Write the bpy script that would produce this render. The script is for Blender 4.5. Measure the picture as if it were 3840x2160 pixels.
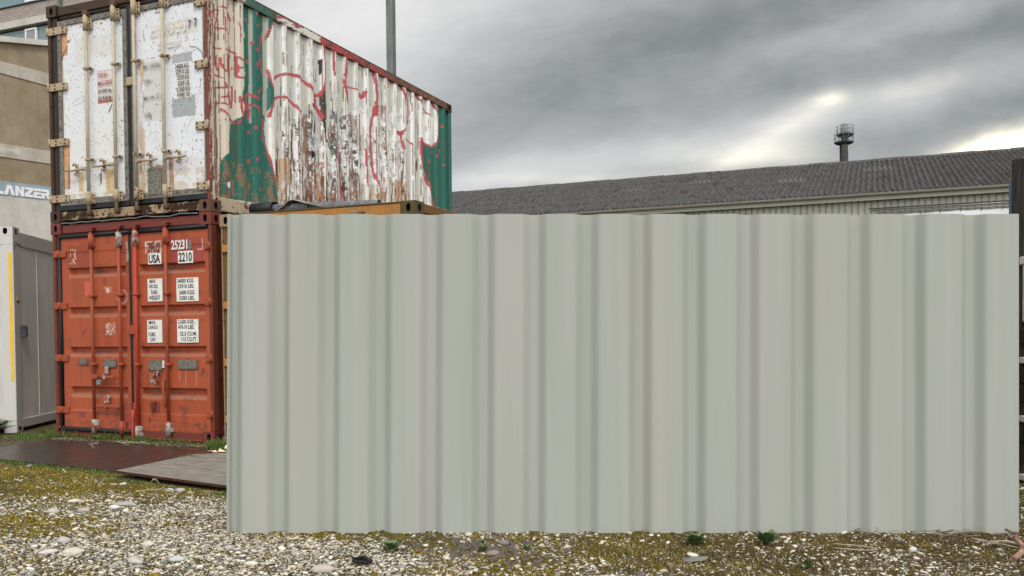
import bpy, math, random
import numpy as np
from mathutils import Vector, Matrix
random.seed(7)
SC = bpy.context.scene
for o in list(bpy.data.objects): bpy.data.objects.remove(o)

# ------------------------------------------------------------------ camera
cam_data = bpy.data.cameras.new('camera'); cam = bpy.data.objects.new('camera', cam_data)
SC.collection.objects.link(cam); SC.camera = cam
cam_data.sensor_width = 36; cam_data.lens = 31.049; cam_data.shift_y = 0.0662
cam_data.clip_start = 0.05; cam_data.clip_end = 3000
CR = Vector((0.92529, 0.37913, -0.009697)); CF = Vector((-0.379255, 0.925004, -0.023098)); CU = CR.cross(CF)
cam.matrix_world = Matrix(((CR.x, CU.x, -CF.x, 6.8344), (CR.y, CU.y, -CF.y, -7.8672), (CR.z, CU.z, -CF.z, 1.1813), (0, 0, 0, 1)))
SC.render.engine = 'CYCLES'
SC.view_settings.view_transform = 'Standard'; SC.view_settings.look = 'None'
SC.view_settings.exposure = 0.32; SC.view_settings.gamma = 1.0

# ------------------------------------------------------------------ node helper
class N:
    def __init__(s, tree): s.t = tree
    def n(s, kind, **kw):
        nd = s.t.nodes.new(kind)
        for k, v in kw.items():
            if k.startswith('i_'):
                key = k[2:]
                key = int(key) if key.isdigit() else key.replace('_', ' ')
                s.put(nd.inputs[key], v)
            else: setattr(nd, k, v)
        return nd
    def put(s, inp, v):
        if isinstance(v, bpy.types.NodeSocket): s.t.links.new(v, inp)
        else:
            if inp.type == 'RGBA' and isinstance(v, (tuple, list)) and len(v) == 3: v = (*v, 1)
            inp.default_value = v
    def m(s, op, a, b=0.0, c=0.0, clamp=False):
        nd = s.t.nodes.new('ShaderNodeMath'); nd.operation = op; nd.use_clamp = clamp
        s.put(nd.inputs[0], a); s.put(nd.inputs[1], b); s.put(nd.inputs[2], c); return nd.outputs[0]
    def mix(s, f, a, b, mode='MIX'):
        nd = s.t.nodes.new('ShaderNodeMix'); nd.data_type = 'RGBA'; nd.blend_type = mode
        s.put(nd.inputs[0], f); s.put(nd.inputs[6], a); s.put(nd.inputs[7], b); return nd.outputs[2]
    def step(s, v, lo, hi):
        nd = s.t.nodes.new('ShaderNodeMapRange'); s.put(nd.inputs[0], v); nd.inputs[1].default_value = lo; nd.inputs[2].default_value = hi
        return nd.outputs[0]
    def ramp(s, f, stops):
        nd = s.t.nodes.new('ShaderNodeValToRGB'); s.put(nd.inputs[0], f); cr = nd.color_ramp
        while len(cr.elements) < len(stops): cr.elements.new(.5)
        for e, (p, c) in zip(cr.elements, stops): e.position = p; e.color = (*c, 1)
        return nd.outputs[0]
    def coords(s, scale=(1, 1, 1), kind='Object'):
        tc = s.t.nodes.new('ShaderNodeTexCoord'); mp = s.t.nodes.new('ShaderNodeMapping')
        s.t.links.new(tc.outputs[kind], mp.inputs[0]); mp.inputs[3].default_value = scale; return mp.outputs[0]
    def noise(s, scale, detail=4, rough=.55, vec=None, dist=0.0):
        nd = s.t.nodes.new('ShaderNodeTexNoise')
        if vec is None: vec = s.coords()
        s.put(nd.inputs['Vector'], vec); nd.inputs['Scale'].default_value = scale; nd.inputs['Detail'].default_value = detail
        nd.inputs['Roughness'].default_value = rough; nd.inputs['Distortion'].default_value = dist; return nd.outputs[0]

# ------------------------------------------------------------------ world: layered overcast
world = bpy.data.worlds.new('World'); SC.world = world; world.use_nodes = True
wt = world.node_tree; wt.nodes.clear(); w = N(wt)
SUN_EL, SUN_AZ = math.radians(50), math.radians(143)   # azimuth from +Y clockwise: behind the camera, to its right
tc = w.n('ShaderNodeTexCoord')
def wdot(v): nd = w.n('ShaderNodeVectorMath', operation='DOT_PRODUCT'); wt.links.new(tc.outputs['Generated'], nd.inputs[0]); nd.inputs[1].default_value = v; return nd.outputs['Value']
fwd = w.m('MAXIMUM', wdot(CF), 0.25)
pu = w.m('DIVIDE', wdot(CR), fwd); pv = w.m('DIVIDE', wdot(CU), fwd)
ang = math.radians(13)
ru = w.m('ADD', w.m('MULTIPLY', pu, math.cos(ang)), w.m('MULTIPLY', pv, math.sin(ang)))
rv = w.m('SUBTRACT', w.m('MULTIPLY', pv, math.cos(ang)), w.m('MULTIPLY', pu, math.sin(ang)))
cx = w.n('ShaderNodeCombineXYZ'); w.put(cx.inputs[0], w.m('MULTIPLY', ru, 1.0)); w.put(cx.inputs[1], w.m('MULTIPLY', rv, 2.3)); w.put(cx.inputs[2], w.m('MULTIPLY', wdot(CF), .7))
n1 = w.noise(2.4, 7, .5, cx.outputs[0], .35); n2 = w.noise(6.5, 8, .58, cx.outputs[0], .25); n3 = w.noise(1.1, 3, .5, cx.outputs[0], .1); n4 = w.noise(15, 7, .62, cx.outputs[0], .3)
def uv(x, y):      # direction (tangent units) of a cloud feature
    a = (x - 1920) / 3311.85; b = -(y - 1334.2) / 3311.85
    return a * math.cos(ang) + b * math.sin(ang), b * math.cos(ang) - a * math.sin(ang)
du = w.m('ADD', ru, w.m('MULTIPLY', w.m('SUBTRACT', n2, .5), .06)); dv = w.m('ADD', rv, w.m('MULTIPLY', w.m('SUBTRACT', n1, .5), .05))
def lobe(x, y, sa, sb, an=0):
    a, b = uv(x, y); U_, V_ = w.m('SUBTRACT', du, a), w.m('SUBTRACT', dv, b)
    if an:
        c_, s_ = math.cos(math.radians(an)), math.sin(math.radians(an)); U_, V_ = w.m('ADD', w.m('MULTIPLY', U_, c_), w.m('MULTIPLY', V_, s_)), w.m('SUBTRACT', w.m('MULTIPLY', V_, c_), w.m('MULTIPLY', U_, s_))
    q = w.m('ADD', w.m('POWER', w.m('ABSOLUTE', w.m('DIVIDE', U_, sa)), 2.0), w.m('POWER', w.m('ABSOLUTE', w.m('DIVIDE', V_, sb)), 2.0))
    return w.m('EXPONENT', w.m('MULTIPLY', q, -1.0))
def total(lobes):
    acc = None
    for (x, y, sa, sb, g, *an) in lobes:
        v = w.m('MULTIPLY', lobe(x, y, sa, sb, *an), g); acc = v if acc is None else w.m('ADD', acc, v)
    return acc
light = total([(1450, -40, .24, .10, .26), (1250, 330, .14, .10, .12), (1750, 640, .25, .040, .10), (2500, 610, .34, .036, .06), (2200, 20, .10, .05, .03), (2900, 170, .12, .016, .06), (3480, 60, .16, .022, .09), (3480, 340, .16, .030, .11), (2900, 470, .14, .035, .09), (1750, 700, .3, .022, .16)])
glow = total([(2890, 560, .080, .014, .18, -16), (2740, 580, .06, .010, .13, -12), (2600, 640, .10, .010, .04), (3108, 362, .018, .009, .45), (3000, 425, .045, .018, .15, 14), (2900, 500, .05, .02, .07, 14), (3850, 556, .085, .018, .9), (3560, 606, .12, .008, .25), (3420, 330, .07, .014, .12), (2300, 655, .16, .008, .10, -10)])
dark = total([(2300, 330, .34, .10, .06), (3350, 200, .28, .035, .04), (2800, 60, .22, .05, .03), (3500, 470, .22, .018, .04)])
base = w.m('ADD', .285, w.m('MULTIPLY', w.m('SUBTRACT', n1, .5), .10))
base = w.m('ADD', base, w.m('MULTIPLY', w.m('SUBTRACT', n2, .5), .20))
base = w.m('ADD', base, w.m('MULTIPLY', w.m('SUBTRACT', n3, .5), .08))
base = w.m('ADD', base, w.m('MULTIPLY', w.m('SUBTRACT', n4, .5), .13))
lum = w.m('SUBTRACT', w.m('ADD', base, light), dark)
behind = w.m('MULTIPLY', w.m('SUBTRACT', .55, wdot(CF), clamp=True), 0.92)     # the cloud is thinner and brighter behind the camera
lum = w.m('ADD', lum, behind)
lum = w.m('MAXIMUM', lum, .12)
cool = w.mix(w.step(lum, .2, .6), (.955, .995, 1.0), (1.01, 1.0, .985))
cloud = w.mix(1.0, cool, (1, 1, 1), 'MULTIPLY')
vs = w.n('ShaderNodeVectorMath', operation='SCALE'); wt.links.new(cloud, vs.inputs[0]); wt.links.new(lum, vs.inputs['Scale'])
gl = w.n('ShaderNodeVectorMath', operation='SCALE'); gl.inputs[0].default_value = (1.0, .92, .66); w.put(gl.inputs['Scale'], w.m('MULTIPLY', glow, w.m('MAXIMUM', .05, w.m('ADD', -.55, w.m('MULTIPLY', w.m('ADD', n2, w.m('MULTIPLY', n4, .7)), 1.75)))))
va = w.n('ShaderNodeVectorMath', operation='ADD'); wt.links.new(vs.outputs[0], va.inputs[0]); wt.links.new(gl.outputs[0], va.inputs[1])
sky = w.n('ShaderNodeTexSky', sky_type='NISHITA', sun_disc=False, sun_elevation=SUN_EL, sun_rotation=SUN_AZ)
b1 = w.n('ShaderNodeBackground'); wt.links.new(sky.outputs[0], b1.inputs[0]); b1.inputs[1].default_value = 0.006
b2 = w.n('ShaderNodeBackground'); wt.links.new(va.outputs[0], b2.inputs[0]); b2.inputs[1].default_value = 1.0
ad = w.n('ShaderNodeAddShader'); wt.links.new(b1.outputs[0], ad.inputs[0]); wt.links.new(b2.outputs[0], ad.inputs[1])
wo = w.n('ShaderNodeOutputWorld'); wt.links.new(ad.outputs[0], wo.inputs[0])

sun_d = bpy.data.lights.new('sun', 'SUN'); sun_d.energy = 1.5; sun_d.angle = math.radians(16); sun_d.color = (1, .97, .91)
sun = bpy.data.objects.new('sun', sun_d); SC.collection.objects.link(sun)
sd = Vector((math.sin(SUN_AZ) * math.cos(SUN_EL), math.cos(SUN_AZ) * math.cos(SUN_EL), math.sin(SUN_EL)))
sun.rotation_euler = sd.to_track_quat('Z', 'Y').to_euler(); sun.location = (0, -10, 30)

# ------------------------------------------------------------------ materials
def newmat(name):
    m = bpy.data.materials.new(name); m.use_nodes = True; t = m.node_tree; t.nodes.clear(); k = N(t)
    out = k.n('ShaderNodeOutputMaterial'); bs = k.n('ShaderNodeBsdfPrincipled'); t.links.new(bs.outputs[0], out.inputs[0]); return m, k, bs
def finish(k, bs, col, rough=.6, metal=0.0, height=None, bstr=.3, bdist=.01, spec=.35):
    k.put(bs.inputs['Base Color'], col); k.put(bs.inputs['Roughness'], rough); k.put(bs.inputs['Metallic'], metal)
    bs.inputs['Specular IOR Level'].default_value = spec
    if height is not None:
        b = k.n('ShaderNodeBump'); b.inputs['Strength'].default_value = bstr; b.inputs['Distance'].default_value = bdist
        k.put(b.inputs['Height'], height); k.t.links.new(b.outputs[0], bs.inputs['Normal'])
RUST = [(0.0, (.03, .012, .008)), (.45, (.12, .042, .018)), (.75, (.24, .085, .03)), (1.0, (.36, .17, .07))]
def rusty(name, col, rust=.3, streak=.3, dirt=.35, dirtcol=(.07, .05, .035), rough=.55, attr=None, var=.25, spots=True):
    m, k, bs = newmat(name)
    v = k.coords()
    nl = k.noise(1.7, 5, .6, v); nf = k.noise(22, 5, .65, v); nm = k.noise(6, 6, .6, v)
    if attr:
        a = k.n('ShaderNodeAttribute', attribute_name=attr, attribute_type='GEOMETRY'); c = a.outputs['Color']
    else: c = col
    c = k.mix(k.m('MULTIPLY', k.step(nl, .3, .7), var), c, (.5, .5, .5), 'OVERLAY')
    c = k.mix(k.m('MULTIPLY', k.step(nf, .35, .8), .35 * dirt), c, dirtcol)
    vv = k.coords((34, 34, 1.3)); ns = k.noise(1.0, 5, .6, vv)
    c = k.mix(k.m('MULTIPLY', k.m('MULTIPLY', k.step(ns, .55, .72), k.step(nm, .38, .6)), streak * .75), c, (.17, .075, .03))
    c = k.mix(k.m('MULTIPLY', k.step(k.noise(3.1, 4, .6, v), .45, .75), .5 * dirt), c, dirtcol)
    rc = k.ramp(k.noise(14, 6, .7, v), RUST)
    th = .76 - .34 * rust
    mask = k.step(k.m('ADD', k.m('MULTIPLY', nm, .62), k.m('MULTIPLY', nf, .38)), th, th + .035)
    if spots:
        vo = k.n('ShaderNodeTexVoronoi', i_Scale=42.0); k.put(vo.inputs['Vector'], v)
        sp = k.m('MULTIPLY', k.m('LESS_THAN', vo.outputs['Distance'], k.m('MULTIPLY', k.step(nm, .42, .75), (.15 + .30 * rust))), min(1, .5 + rust))
        mask = k.m('MAXIMUM', mask, sp)
    c = k.mix(mask, c, rc)
    h = k.m('SUBTRACT', k.m('MULTIPLY', nf, .25), k.m('MULTIPLY', mask, k.m('ADD', .3, k.m('MULTIPLY', k.noise(60, 3, .6, v), .6))))
    finish(k, bs, c, k.m('ADD', rough, k.m('MULTIPLY', mask, .3)), 0, h, .35, .006, .25)
    return m
def plain(name, col, rough=.6, var=.3, scale=8, metal=0.0, bump=.15, dark=None, vec=(1, 1, 1)):
    m, k, bs = newmat(name); v = k.coords(vec); a = k.noise(scale, 6, .62, v)
    d = dark or tuple(x * (1 - var * 1.6) for x in col)
    c = k.mix(k.step(a, .3, .72), d, tuple(min(1, x * (1 + var * .5)) for x in col))
    finish(k, bs, c, rough, metal, k.noise(scale * 5, 4, .6, v), bump, .004); return m
M = {}
M['white_rods'] = rusty('weathered beige paint', (.46, .42, .32), .30, 1.0, .8, (.28, .17, .07))
M['keeper'] = rusty('rust stained beige steel', (.40, .33, .22), .52, 1.0, .9, (.24, .12, .05), var=.5)
M['alu'] = plain('weathered aluminium strip', (.20, .185, .16), .55, .4, 12)
M['rivet'] = plain('dark rivet', (.02, .017, .014), .6, .2)
RUST_KEEP = RUST; RUST = [(0, (.008, .006, .005)), (.5, (.035, .018, .011)), (.8, (.085, .038, .018)), (1, (.20, .11, .06))]
M['rust_dark'] = rusty('dark rusted steel', (.050, .026, .016), .6, .6, .7, (.02, .014, .01), var=.5)
M['rust_red'] = rusty('flaking red brown paint', (.20, .045, .03), .42, .6, .5, var=.5)
M['sill'] = rusty('brown rusted sill', (.34, .25, .15), .84, .9, .8, (.05, .03, .02), var=.6)
RUST = RUST_KEEP
M['rust_sill'] = rusty('rusted cream rail paint', (.42, .36, .26), .55, .8, .7, var=.4)
M['rubber'] = plain('black door rubber', (.012, .014, .017), .55, .5, 5, bump=.1)
M['maroon'] = rusty('maroon faded paint', (.16, .032, .024), .22, .35, .5, var=.4)
M['red_paint'] = rusty('orange red faded paint', (.42, .085, .032), .14, .25, .25, var=.35)
M['red_rod'] = rusty('orange red rod paint', (.32, .066, .030), .22, .5, .5)
M['red_bright'] = rusty('newer red rod paint', (.40, .045, .026), .14, .3, .3)
M['red_post'] = rusty('rust streaked red post', (.16, .042, .024), .42, .9, .9, (.03, .012, .008), var=.6)
M['oran_paint'] = rusty('weathered orange yellow paint', (.42, .19, .05), .28, .6, .6, var=.4)
M['oran_dark'] = rusty('mossy rusted orange frame', (.17, .085, .025), .45, .8, .8, dirtcol=(.05, .05, .02), var=.5)
M['oran_cast'] = rusty('cream and rust casting', (.27, .20, .12), .6, .8, .8, (.06, .035, .015))
M['moss_cast'] = rusty('mossy brown casting', (.085, .062, .022), .4, .5, .8, (.03, .035, .01), var=.5)
M['hole'] = plain('dark steel hollow', (.006, .005, .005), .8, .1)
M['plate'] = plain('tarnished data plate', (.20, .19, .15), .5, .4, 30, .2)
M['letter_black'] = plain('black lettering', (.02, .02, .02), .5, .2)
M['letter_white'] = plain('white lettering', (.72, .72, .70), .5, .15)
M['letter_navy'] = plain('navy lettering', (.02, .04, .17), .5, .2)
M['letter_red'] = plain('red lettering', (.40, .045, .05), .5, .2)
M['letter_faded'] = plain('faded grey lettering', (.27, .27, .26), .6, .4, 20)
M['label'] = plain('white sticker', (.74, .74, .70), .5, .12, 12)
M['label_old'] = rusty('worn red and white sticker', (.62, .50, .44), .35, .3, .3)
M['underside'] = plain('dark underside', (.03, .025, .02), .8, .3)
M['roofsteel'] = rusty('container roof steel', (.25, .24, .2), .4, .3, .6)
M['galv'] = plain('galvanised steel', (.16, .175, .17), .5, .25, 10, .1, vec=(1, 1, .2))
M['cabin'] = rusty('pale grey cabin paint', (.56, .55, .53), .0, .05, .12, dirtcol=(.2, .18, .14), var=.12, spots=False)
M['cabin_panel'] = plain('cabin wall panel', (.80, .785, .75), .5, .12, 3, vec=(1, 1, .3))  # base lifted above the left face's to offset the containers' shade
M['cabin_left'] = plain('left cabin wall panel', (.56, .56, .52), .5, .10, 3)
M['yellow'] = plain('yellow tape', (.80, .50, .02), .4, .08, 10)
M['blue_tape'] = plain('navy sticker', (.02, .03, .10), .4, .1)
M['dark_plastic'] = plain('dark plastic', (.03, .03, .03), .4, .2)
M['steel'] = plain('bare steel', (.28, .28, .27), .4, .3, 20, .5)
M['lock'] = plain('dark lock housing', (.09, .09, .095), .4, .3)
M['mat_grey'] = plain('grey rolled sheet', (.20, .215, .23), .7, .4, 14, bump=.3)
M['mat_dark'] = plain('black rolled foil', (.02, .022, .026), .6, .4, 10, bump=.3)
M['mat_tan'] = plain('beige folded sheet', (.36, .31, .25), .8, .3, 20)
M['wood_dark'] = plain('dark weathered wood', (.032, .026, .022), .85, .6, 6, bump=.6, vec=(9, 9, .6))
M['blue'] = rusty('faded blue paint', (.10, .19, .30), .12, .3, .35)
M['white_box'] = plain('dirty white board', (.62, .60, .55), .6, .2, 5)
M['paper'] = plain('yellowed paper', (.82, .78, .48), .7, .1)
M['paper_red'] = plain('red scrap', (.35, .03, .03), .6, .2)
M['twig'] = plain('dry twig bark', (.17, .12, .08), .9, .5, 30, vec=(1, 1, 1))
M['twig_pale'] = plain('bleached twig', (.42, .36, .26), .9, .35, 30)
M['stick'] = plain('peeling pinkish stick', (.36, .22, .15), .8, .5, 14)
M['leaf'] = plain('dock leaf', (.06, .11, .03), .5, .5, 9)
M['black_rag'] = plain('black rubber scrap', (.01, .01, .012), .6, .3)

def stone_mat(name, col):
    m, k, bs = newmat(name); v = k.coords()
    c = k.mix(k.step(k.noise(28, 6, .7, v), .3, .75), tuple(x * .7 for x in col), col)
    c = k.mix(k.m('MULTIPLY', k.step(k.noise(70, 3, .7, v), .6, .7), .4), c, (.12, .11, .09))
    finish(k, bs, c, .8, 0, k.noise(60, 5, .7, v), .4, .004); return m

def gravel_mat():
    m, k, bs = newmat('pebbles'); g = k.n('ShaderNodeNewGeometry')
    c = k.ramp(g.outputs['Random Per Island'], [(0, (.07, .063, .055)), (.14, (.22, .20, .17)), (.30, (.42, .38, .31)), (.48, (.58, .53, .43)), (.66, (.78, .75, .66)), (.76, (.38, .30, .22)), (.88, (.60, .57, .48)), (1, (.24, .235, .235))])
    v = k.coords(); c = k.mix(k.m('MULTIPLY', k.step(k.noise(90, 4, .7, v), .45, .75), .35), c, (.16, .14, .11))
    c = k.mix(k.m('MULTIPLY', k.step(k.noise(2.2, 4, .6, v), .5, .7), .22), c, (.25, .19, .06))
    finish(k, bs, c, .75, 0, k.noise(120, 3, .6, v), .25, .002, .3); return m
def moss_mat():
    m, k, bs = newmat('moss clumps'); g = k.n('ShaderNodeNewGeometry')
    c = k.ramp(g.outputs['Random Per Island'], [(0, (.07, .055, .015)), (.25, (.17, .12, .018)), (.6, (.28, .20, .022)), (.85, (.42, .31, .035)), (1, (.16, .15, .035))])
    v = k.coords(); c = k.mix(k.step(k.noise(1.3, 4, .6, v), .42, .66), c, (.11, .10, .026), 'MIX')
    c = k.mix(k.m('MULTIPLY', k.step(k.noise(140, 3, .7, v), .3, .7), .5), c, (.04, .035, .012))
    sx = k.n('ShaderNodeSeparateXYZ'); k.put(sx.inputs[0], v)
    c = k.mix(k.m('MULTIPLY', k.step(sx.outputs[0], 4.6, 6.6), k.step(k.noise(5, 4, .6, v), .25, .5)), c, (.085, .06, .022))
    finish(k, bs, c, .95, 0, k.noise(200, 3, .7, v), .8, .004, .1); return m
def soil_mat():
    m, k, bs = newmat('mossy gravel soil'); v = k.coords()
    nA = k.noise(1.1, 6, .6, v); nB = k.noise(9, 7, .65, v); nC = k.noise(60, 5, .7, v); nD = k.noise(170, 3, .7, v)
    c = k.mix(k.step(nB, .4, .62), (.030, .024, .014), (.085, .068, .028))
    c = k.mix(k.m('MULTIPLY', k.step(nA, .42, .62), k.step(nC, .42, .58)), c, (.22, .15, .02))
    vo = k.n('ShaderNodeTexVoronoi', i_Scale=75.0); k.put(vo.inputs['Vector'], v)
    hs = k.n('ShaderNodeSeparateColor'); k.put(hs.inputs[0], vo.outputs['Color'])
    stone = k.m('MULTIPLY', k.m('LESS_THAN', vo.outputs['Distance'], .42), k.m('GREATER_THAN', hs.outputs[0], k.m('ADD', .35, k.m('MULTIPLY', k.step(nA, .4, .6), .3))))
    sc = k.ramp(hs.outputs[1], [(0, (.14, .13, .11)), (.5, (.38, .35, .29)), (1, (.62, .60, .54))])
    c = k.mix(stone, c, sc)
    c = k.mix(k.m('MULTIPLY', k.step(nD, .3, .7), .4), c, (.03, .026, .016))
    h = k.m('ADD', k.m('MULTIPLY', stone, .6), k.m('ADD', nC, k.m('MULTIPLY', nD, .5)))
    finish(k, bs, c, .95, 0, h, .9, .012, .1); return m
def plate_mat(name, a, b, red, r0=.38):
    m, k, bs = newmat(name); v = k.coords(); v2 = k.coords((1, 2.0 if red == 0 else 4.0, 1))
    c = k.mix(k.step(k.noise(5, 7, .65, v2), .3, .7), a, b)
    c = k.mix(k.m('MULTIPLY', k.step(k.noise(1.0, 3, .5, v), .47, .60), red), c, (.085, .018, .010))  # reddish patches put the red doors' reflection into the plate colour
    c = k.mix(k.m('MULTIPLY', k.step(k.noise(18, 5, .7, v2), .6, .75), .35), c, (.25, .20, .15))
    c = k.mix(k.m('MULTIPLY', k.step(k.noise(46, 4, .7, v), .55, .7), .5), c, (.05, .035, .028))
    finish(k, bs, c, k.m('ADD', r0, k.m('MULTIPLY', k.noise(4, 5, .6, v2), .45)), .0, k.noise(26, 6, .7, v2), .35, .004, .3); return m
M['gravel'] = gravel_mat(); M['moss'] = moss_mat(); M['soil'] = soil_mat()
M['plateA'] = plate_mat('dark wet rusted plate with painted red sheen', (.022, .016, .014), (.050, .040, .036), .35, .12)
M['plateB'] = plate_mat('dusty grey plate', (.14, .13, .112), (.30, .285, .25), .0)
M['plate_edge'] = plain('rust red plate edge', (.075, .02, .014), .8, .5, 20)
def grass_mat(name, a, b):
    m, k, bs = newmat(name); g = k.n('ShaderNodeNewGeometry'); c = k.mix(g.outputs['Random Per Island'], a, b)
    finish(k, bs, c, .6, 0, None); bs.inputs['Subsurface Weight'].default_value = 0; return m
M['grass'] = grass_mat('grass blades', (.035, .075, .010), (.15, .21, .04)); M['grass_dry'] = grass_mat('dry grass', (.16, .12, .05), (.34, .27, .14))

def concrete(name, a, b, tint=None, bs_=.2, scale=1.2):
    m, k, bs = newmat(name); v = k.coords(); v2 = k.coords((2.5, 2.5, .5))
    c = k.mix(k.step(k.noise(scale, 7, .65, v), .3, .7), a, b)
    c = k.mix(k.m('MULTIPLY', k.step(k.noise(3, 5, .6, v2), .5, .75), .35), c, tuple(x * .6 for x in a))
    c = k.mix(k.m('MULTIPLY', k.step(k.noise(14, 5, .7, v), .55, .7), .25), c, tuple(min(1, x * 1.4) for x in b))
    finish(k, bs, c, .9, 0, k.noise(30, 6, .7, v), bs_, .02, .1); return m
M['tan_wall'] = concrete('tan pebble render', (.21, .165, .11), (.33, .265, .185), bs_=.6)
M['conc'] = concrete('pale concrete', (.40, .385, .355), (.56, .54, .50))
M['conc_band'] = concrete('dirty concrete band', (.32, .29, .24), (.50, .46, .40))
M['sign_blue'] = concrete('grey blue painted band', (.25, .32, .37), (.29, .36, .41))
M['win_white'] = plain('white window frame', (.72, .73, .75), .4, .05)
M['dark_gap'] = plain('dark recess', (.025, .027, .03), .7, .2)
M['glass_grey'] = plain('grey pane', (.26, .26, .28), .12, .1, 2)
def curtain():
    m, k, bs = newmat('blue curtain wall'); wv = k.n('ShaderNodeTexWave', wave_type='BANDS', bands_direction='X', i_Scale=2.2, i_Distortion=1.2)
    k.put(wv.inputs['Vector'], k.coords()); c = k.mix(wv.outputs[0], (.10, .16, .19), (.20, .28, .31)); finish(k, bs, c, .35); return m
M['curtain'] = curtain()
def brick():
    m, k, bs = newmat('pale brick'); b = k.n('ShaderNodeTexBrick', offset=.5)
    mp = k.n('ShaderNodeMapping'); tcd = k.n('ShaderNodeTexCoord'); k.t.links.new(tcd.outputs['Object'], mp.inputs[0]); mp.inputs[2].default_value = (math.radians(90), 0, 0)
    k.t.links.new(mp.outputs[0], b.inputs[0])
    for i, c in ((1, (.42, .37, .32, 1)), (2, (.34, .29, .25, 1)), (3, (.09, .08, .075, 1))): b.inputs[i].default_value = c
    b.inputs['Scale'].default_value = 1.0; b.inputs['Brick Width'].default_value = .30; b.inputs['Row Height'].default_value = .092; b.inputs['Mortar Size'].default_value = .014; b.inputs['Mortar Smooth'].default_value = .4
    finish(k, bs, b.outputs[0], .9); return m
M['brick'] = brick()
def roof_mat():
    m, k, bs = newmat('weathered fibre cement sheets'); v = k.coords()
    c = k.mix(k.step(k.noise(6, 7, .7, v), .32, .7), (.033, .033, .033), (.14, .138, .135))
    c = k.mix(k.m('MULTIPLY', k.step(k.noise(1.1, 5, .7, k.coords((3.3, .5, 1))), .54, .66), .7), c, (.055, .030, .018))
    c = k.mix(k.m('MULTIPLY', k.step(k.noise(3.5, 6, .7, v), .60, .68), .6), c, (.17, .16, .145))
    c = k.mix(k.m('MULTIPLY', k.step(k.noise(11, 4, .7, v), .63, .67), .8), c, (.012, .012, .010))
    c = k.mix(k.step(k.noise(9, 2, .5, k.coords((1, 1, 1))), .745, .76), c, (.5, .5, .48))
    finish(k, bs, c, .9, 0, k.noise(25, 5, .7, v), .5, .02, .15); return m
M['roof'] = roof_mat()
M['roof_patch'] = plain('bleached roof sheet', (.17, .16, .145), .85, .5, 6)
M['gutter'] = rusty('grey gutter', (.40, .385, .34), .12, .3, .4)
M['cladding'] = plain('grey green cladding', (.42, .43, .37), .5, .08, 2, vec=(1, 1, .3))
M['clad_groove'] = plain('cladding groove', (.30, .31, .27), .5, .1, 2)
M['banner'] = plain('white banner cloth', (.72, .73, .77), .6, .08, 1.5, vec=(1, 1, 1))
M['tower_l'] = plain('tower concrete', (.20, .20, .19), .8, .2, 1); M['tower_d'] = plain('tower dark coat', (.045, .04, .04), .8, .2, 1)
def panel_mat():
    m, k, bs = newmat('pale grey green sheet paint'); v = k.coords((7, 1, .28)); v2 = k.coords((20, 1, .5))
    c = k.mix(k.step(k.noise(1.0, 3, .5, v), .35, .68), (.325, .355, .318), (.365, .368, .348))
    c = k.mix(k.m('MULTIPLY', k.step(k.noise(1.0, 4, .5, v2), .45, .7), .22), c, (.43, .43, .405))
    c = k.mix(k.m('MULTIPLY', k.step(k.noise(.55, 2, .5, k.coords((6, 1, .5))), .52, .68), .6), c, (.34, .35, .30))
    finish(k, bs, c, .75, 0, None, spec=.2); return m
M['panel'] = panel_mat()
M['door_white'] = rusty('scratched white door paint', (.7, .7, .7), .09, .30, .08, dirtcol=(.30, .22, .14), attr='paint', var=.12)
M['door_red'] = rusty('faded orange red door paint', (.7, .7, .7), .04, .22, .20, dirtcol=(.14, .06, .04), attr='paint', var=.3, spots=False)
M['graffiti'] = rusty('graffiti covered steel', (.7, .7, .7), .12, .16, .10, dirtcol=(.20, .15, .10), attr='paint', var=.15)

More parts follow.
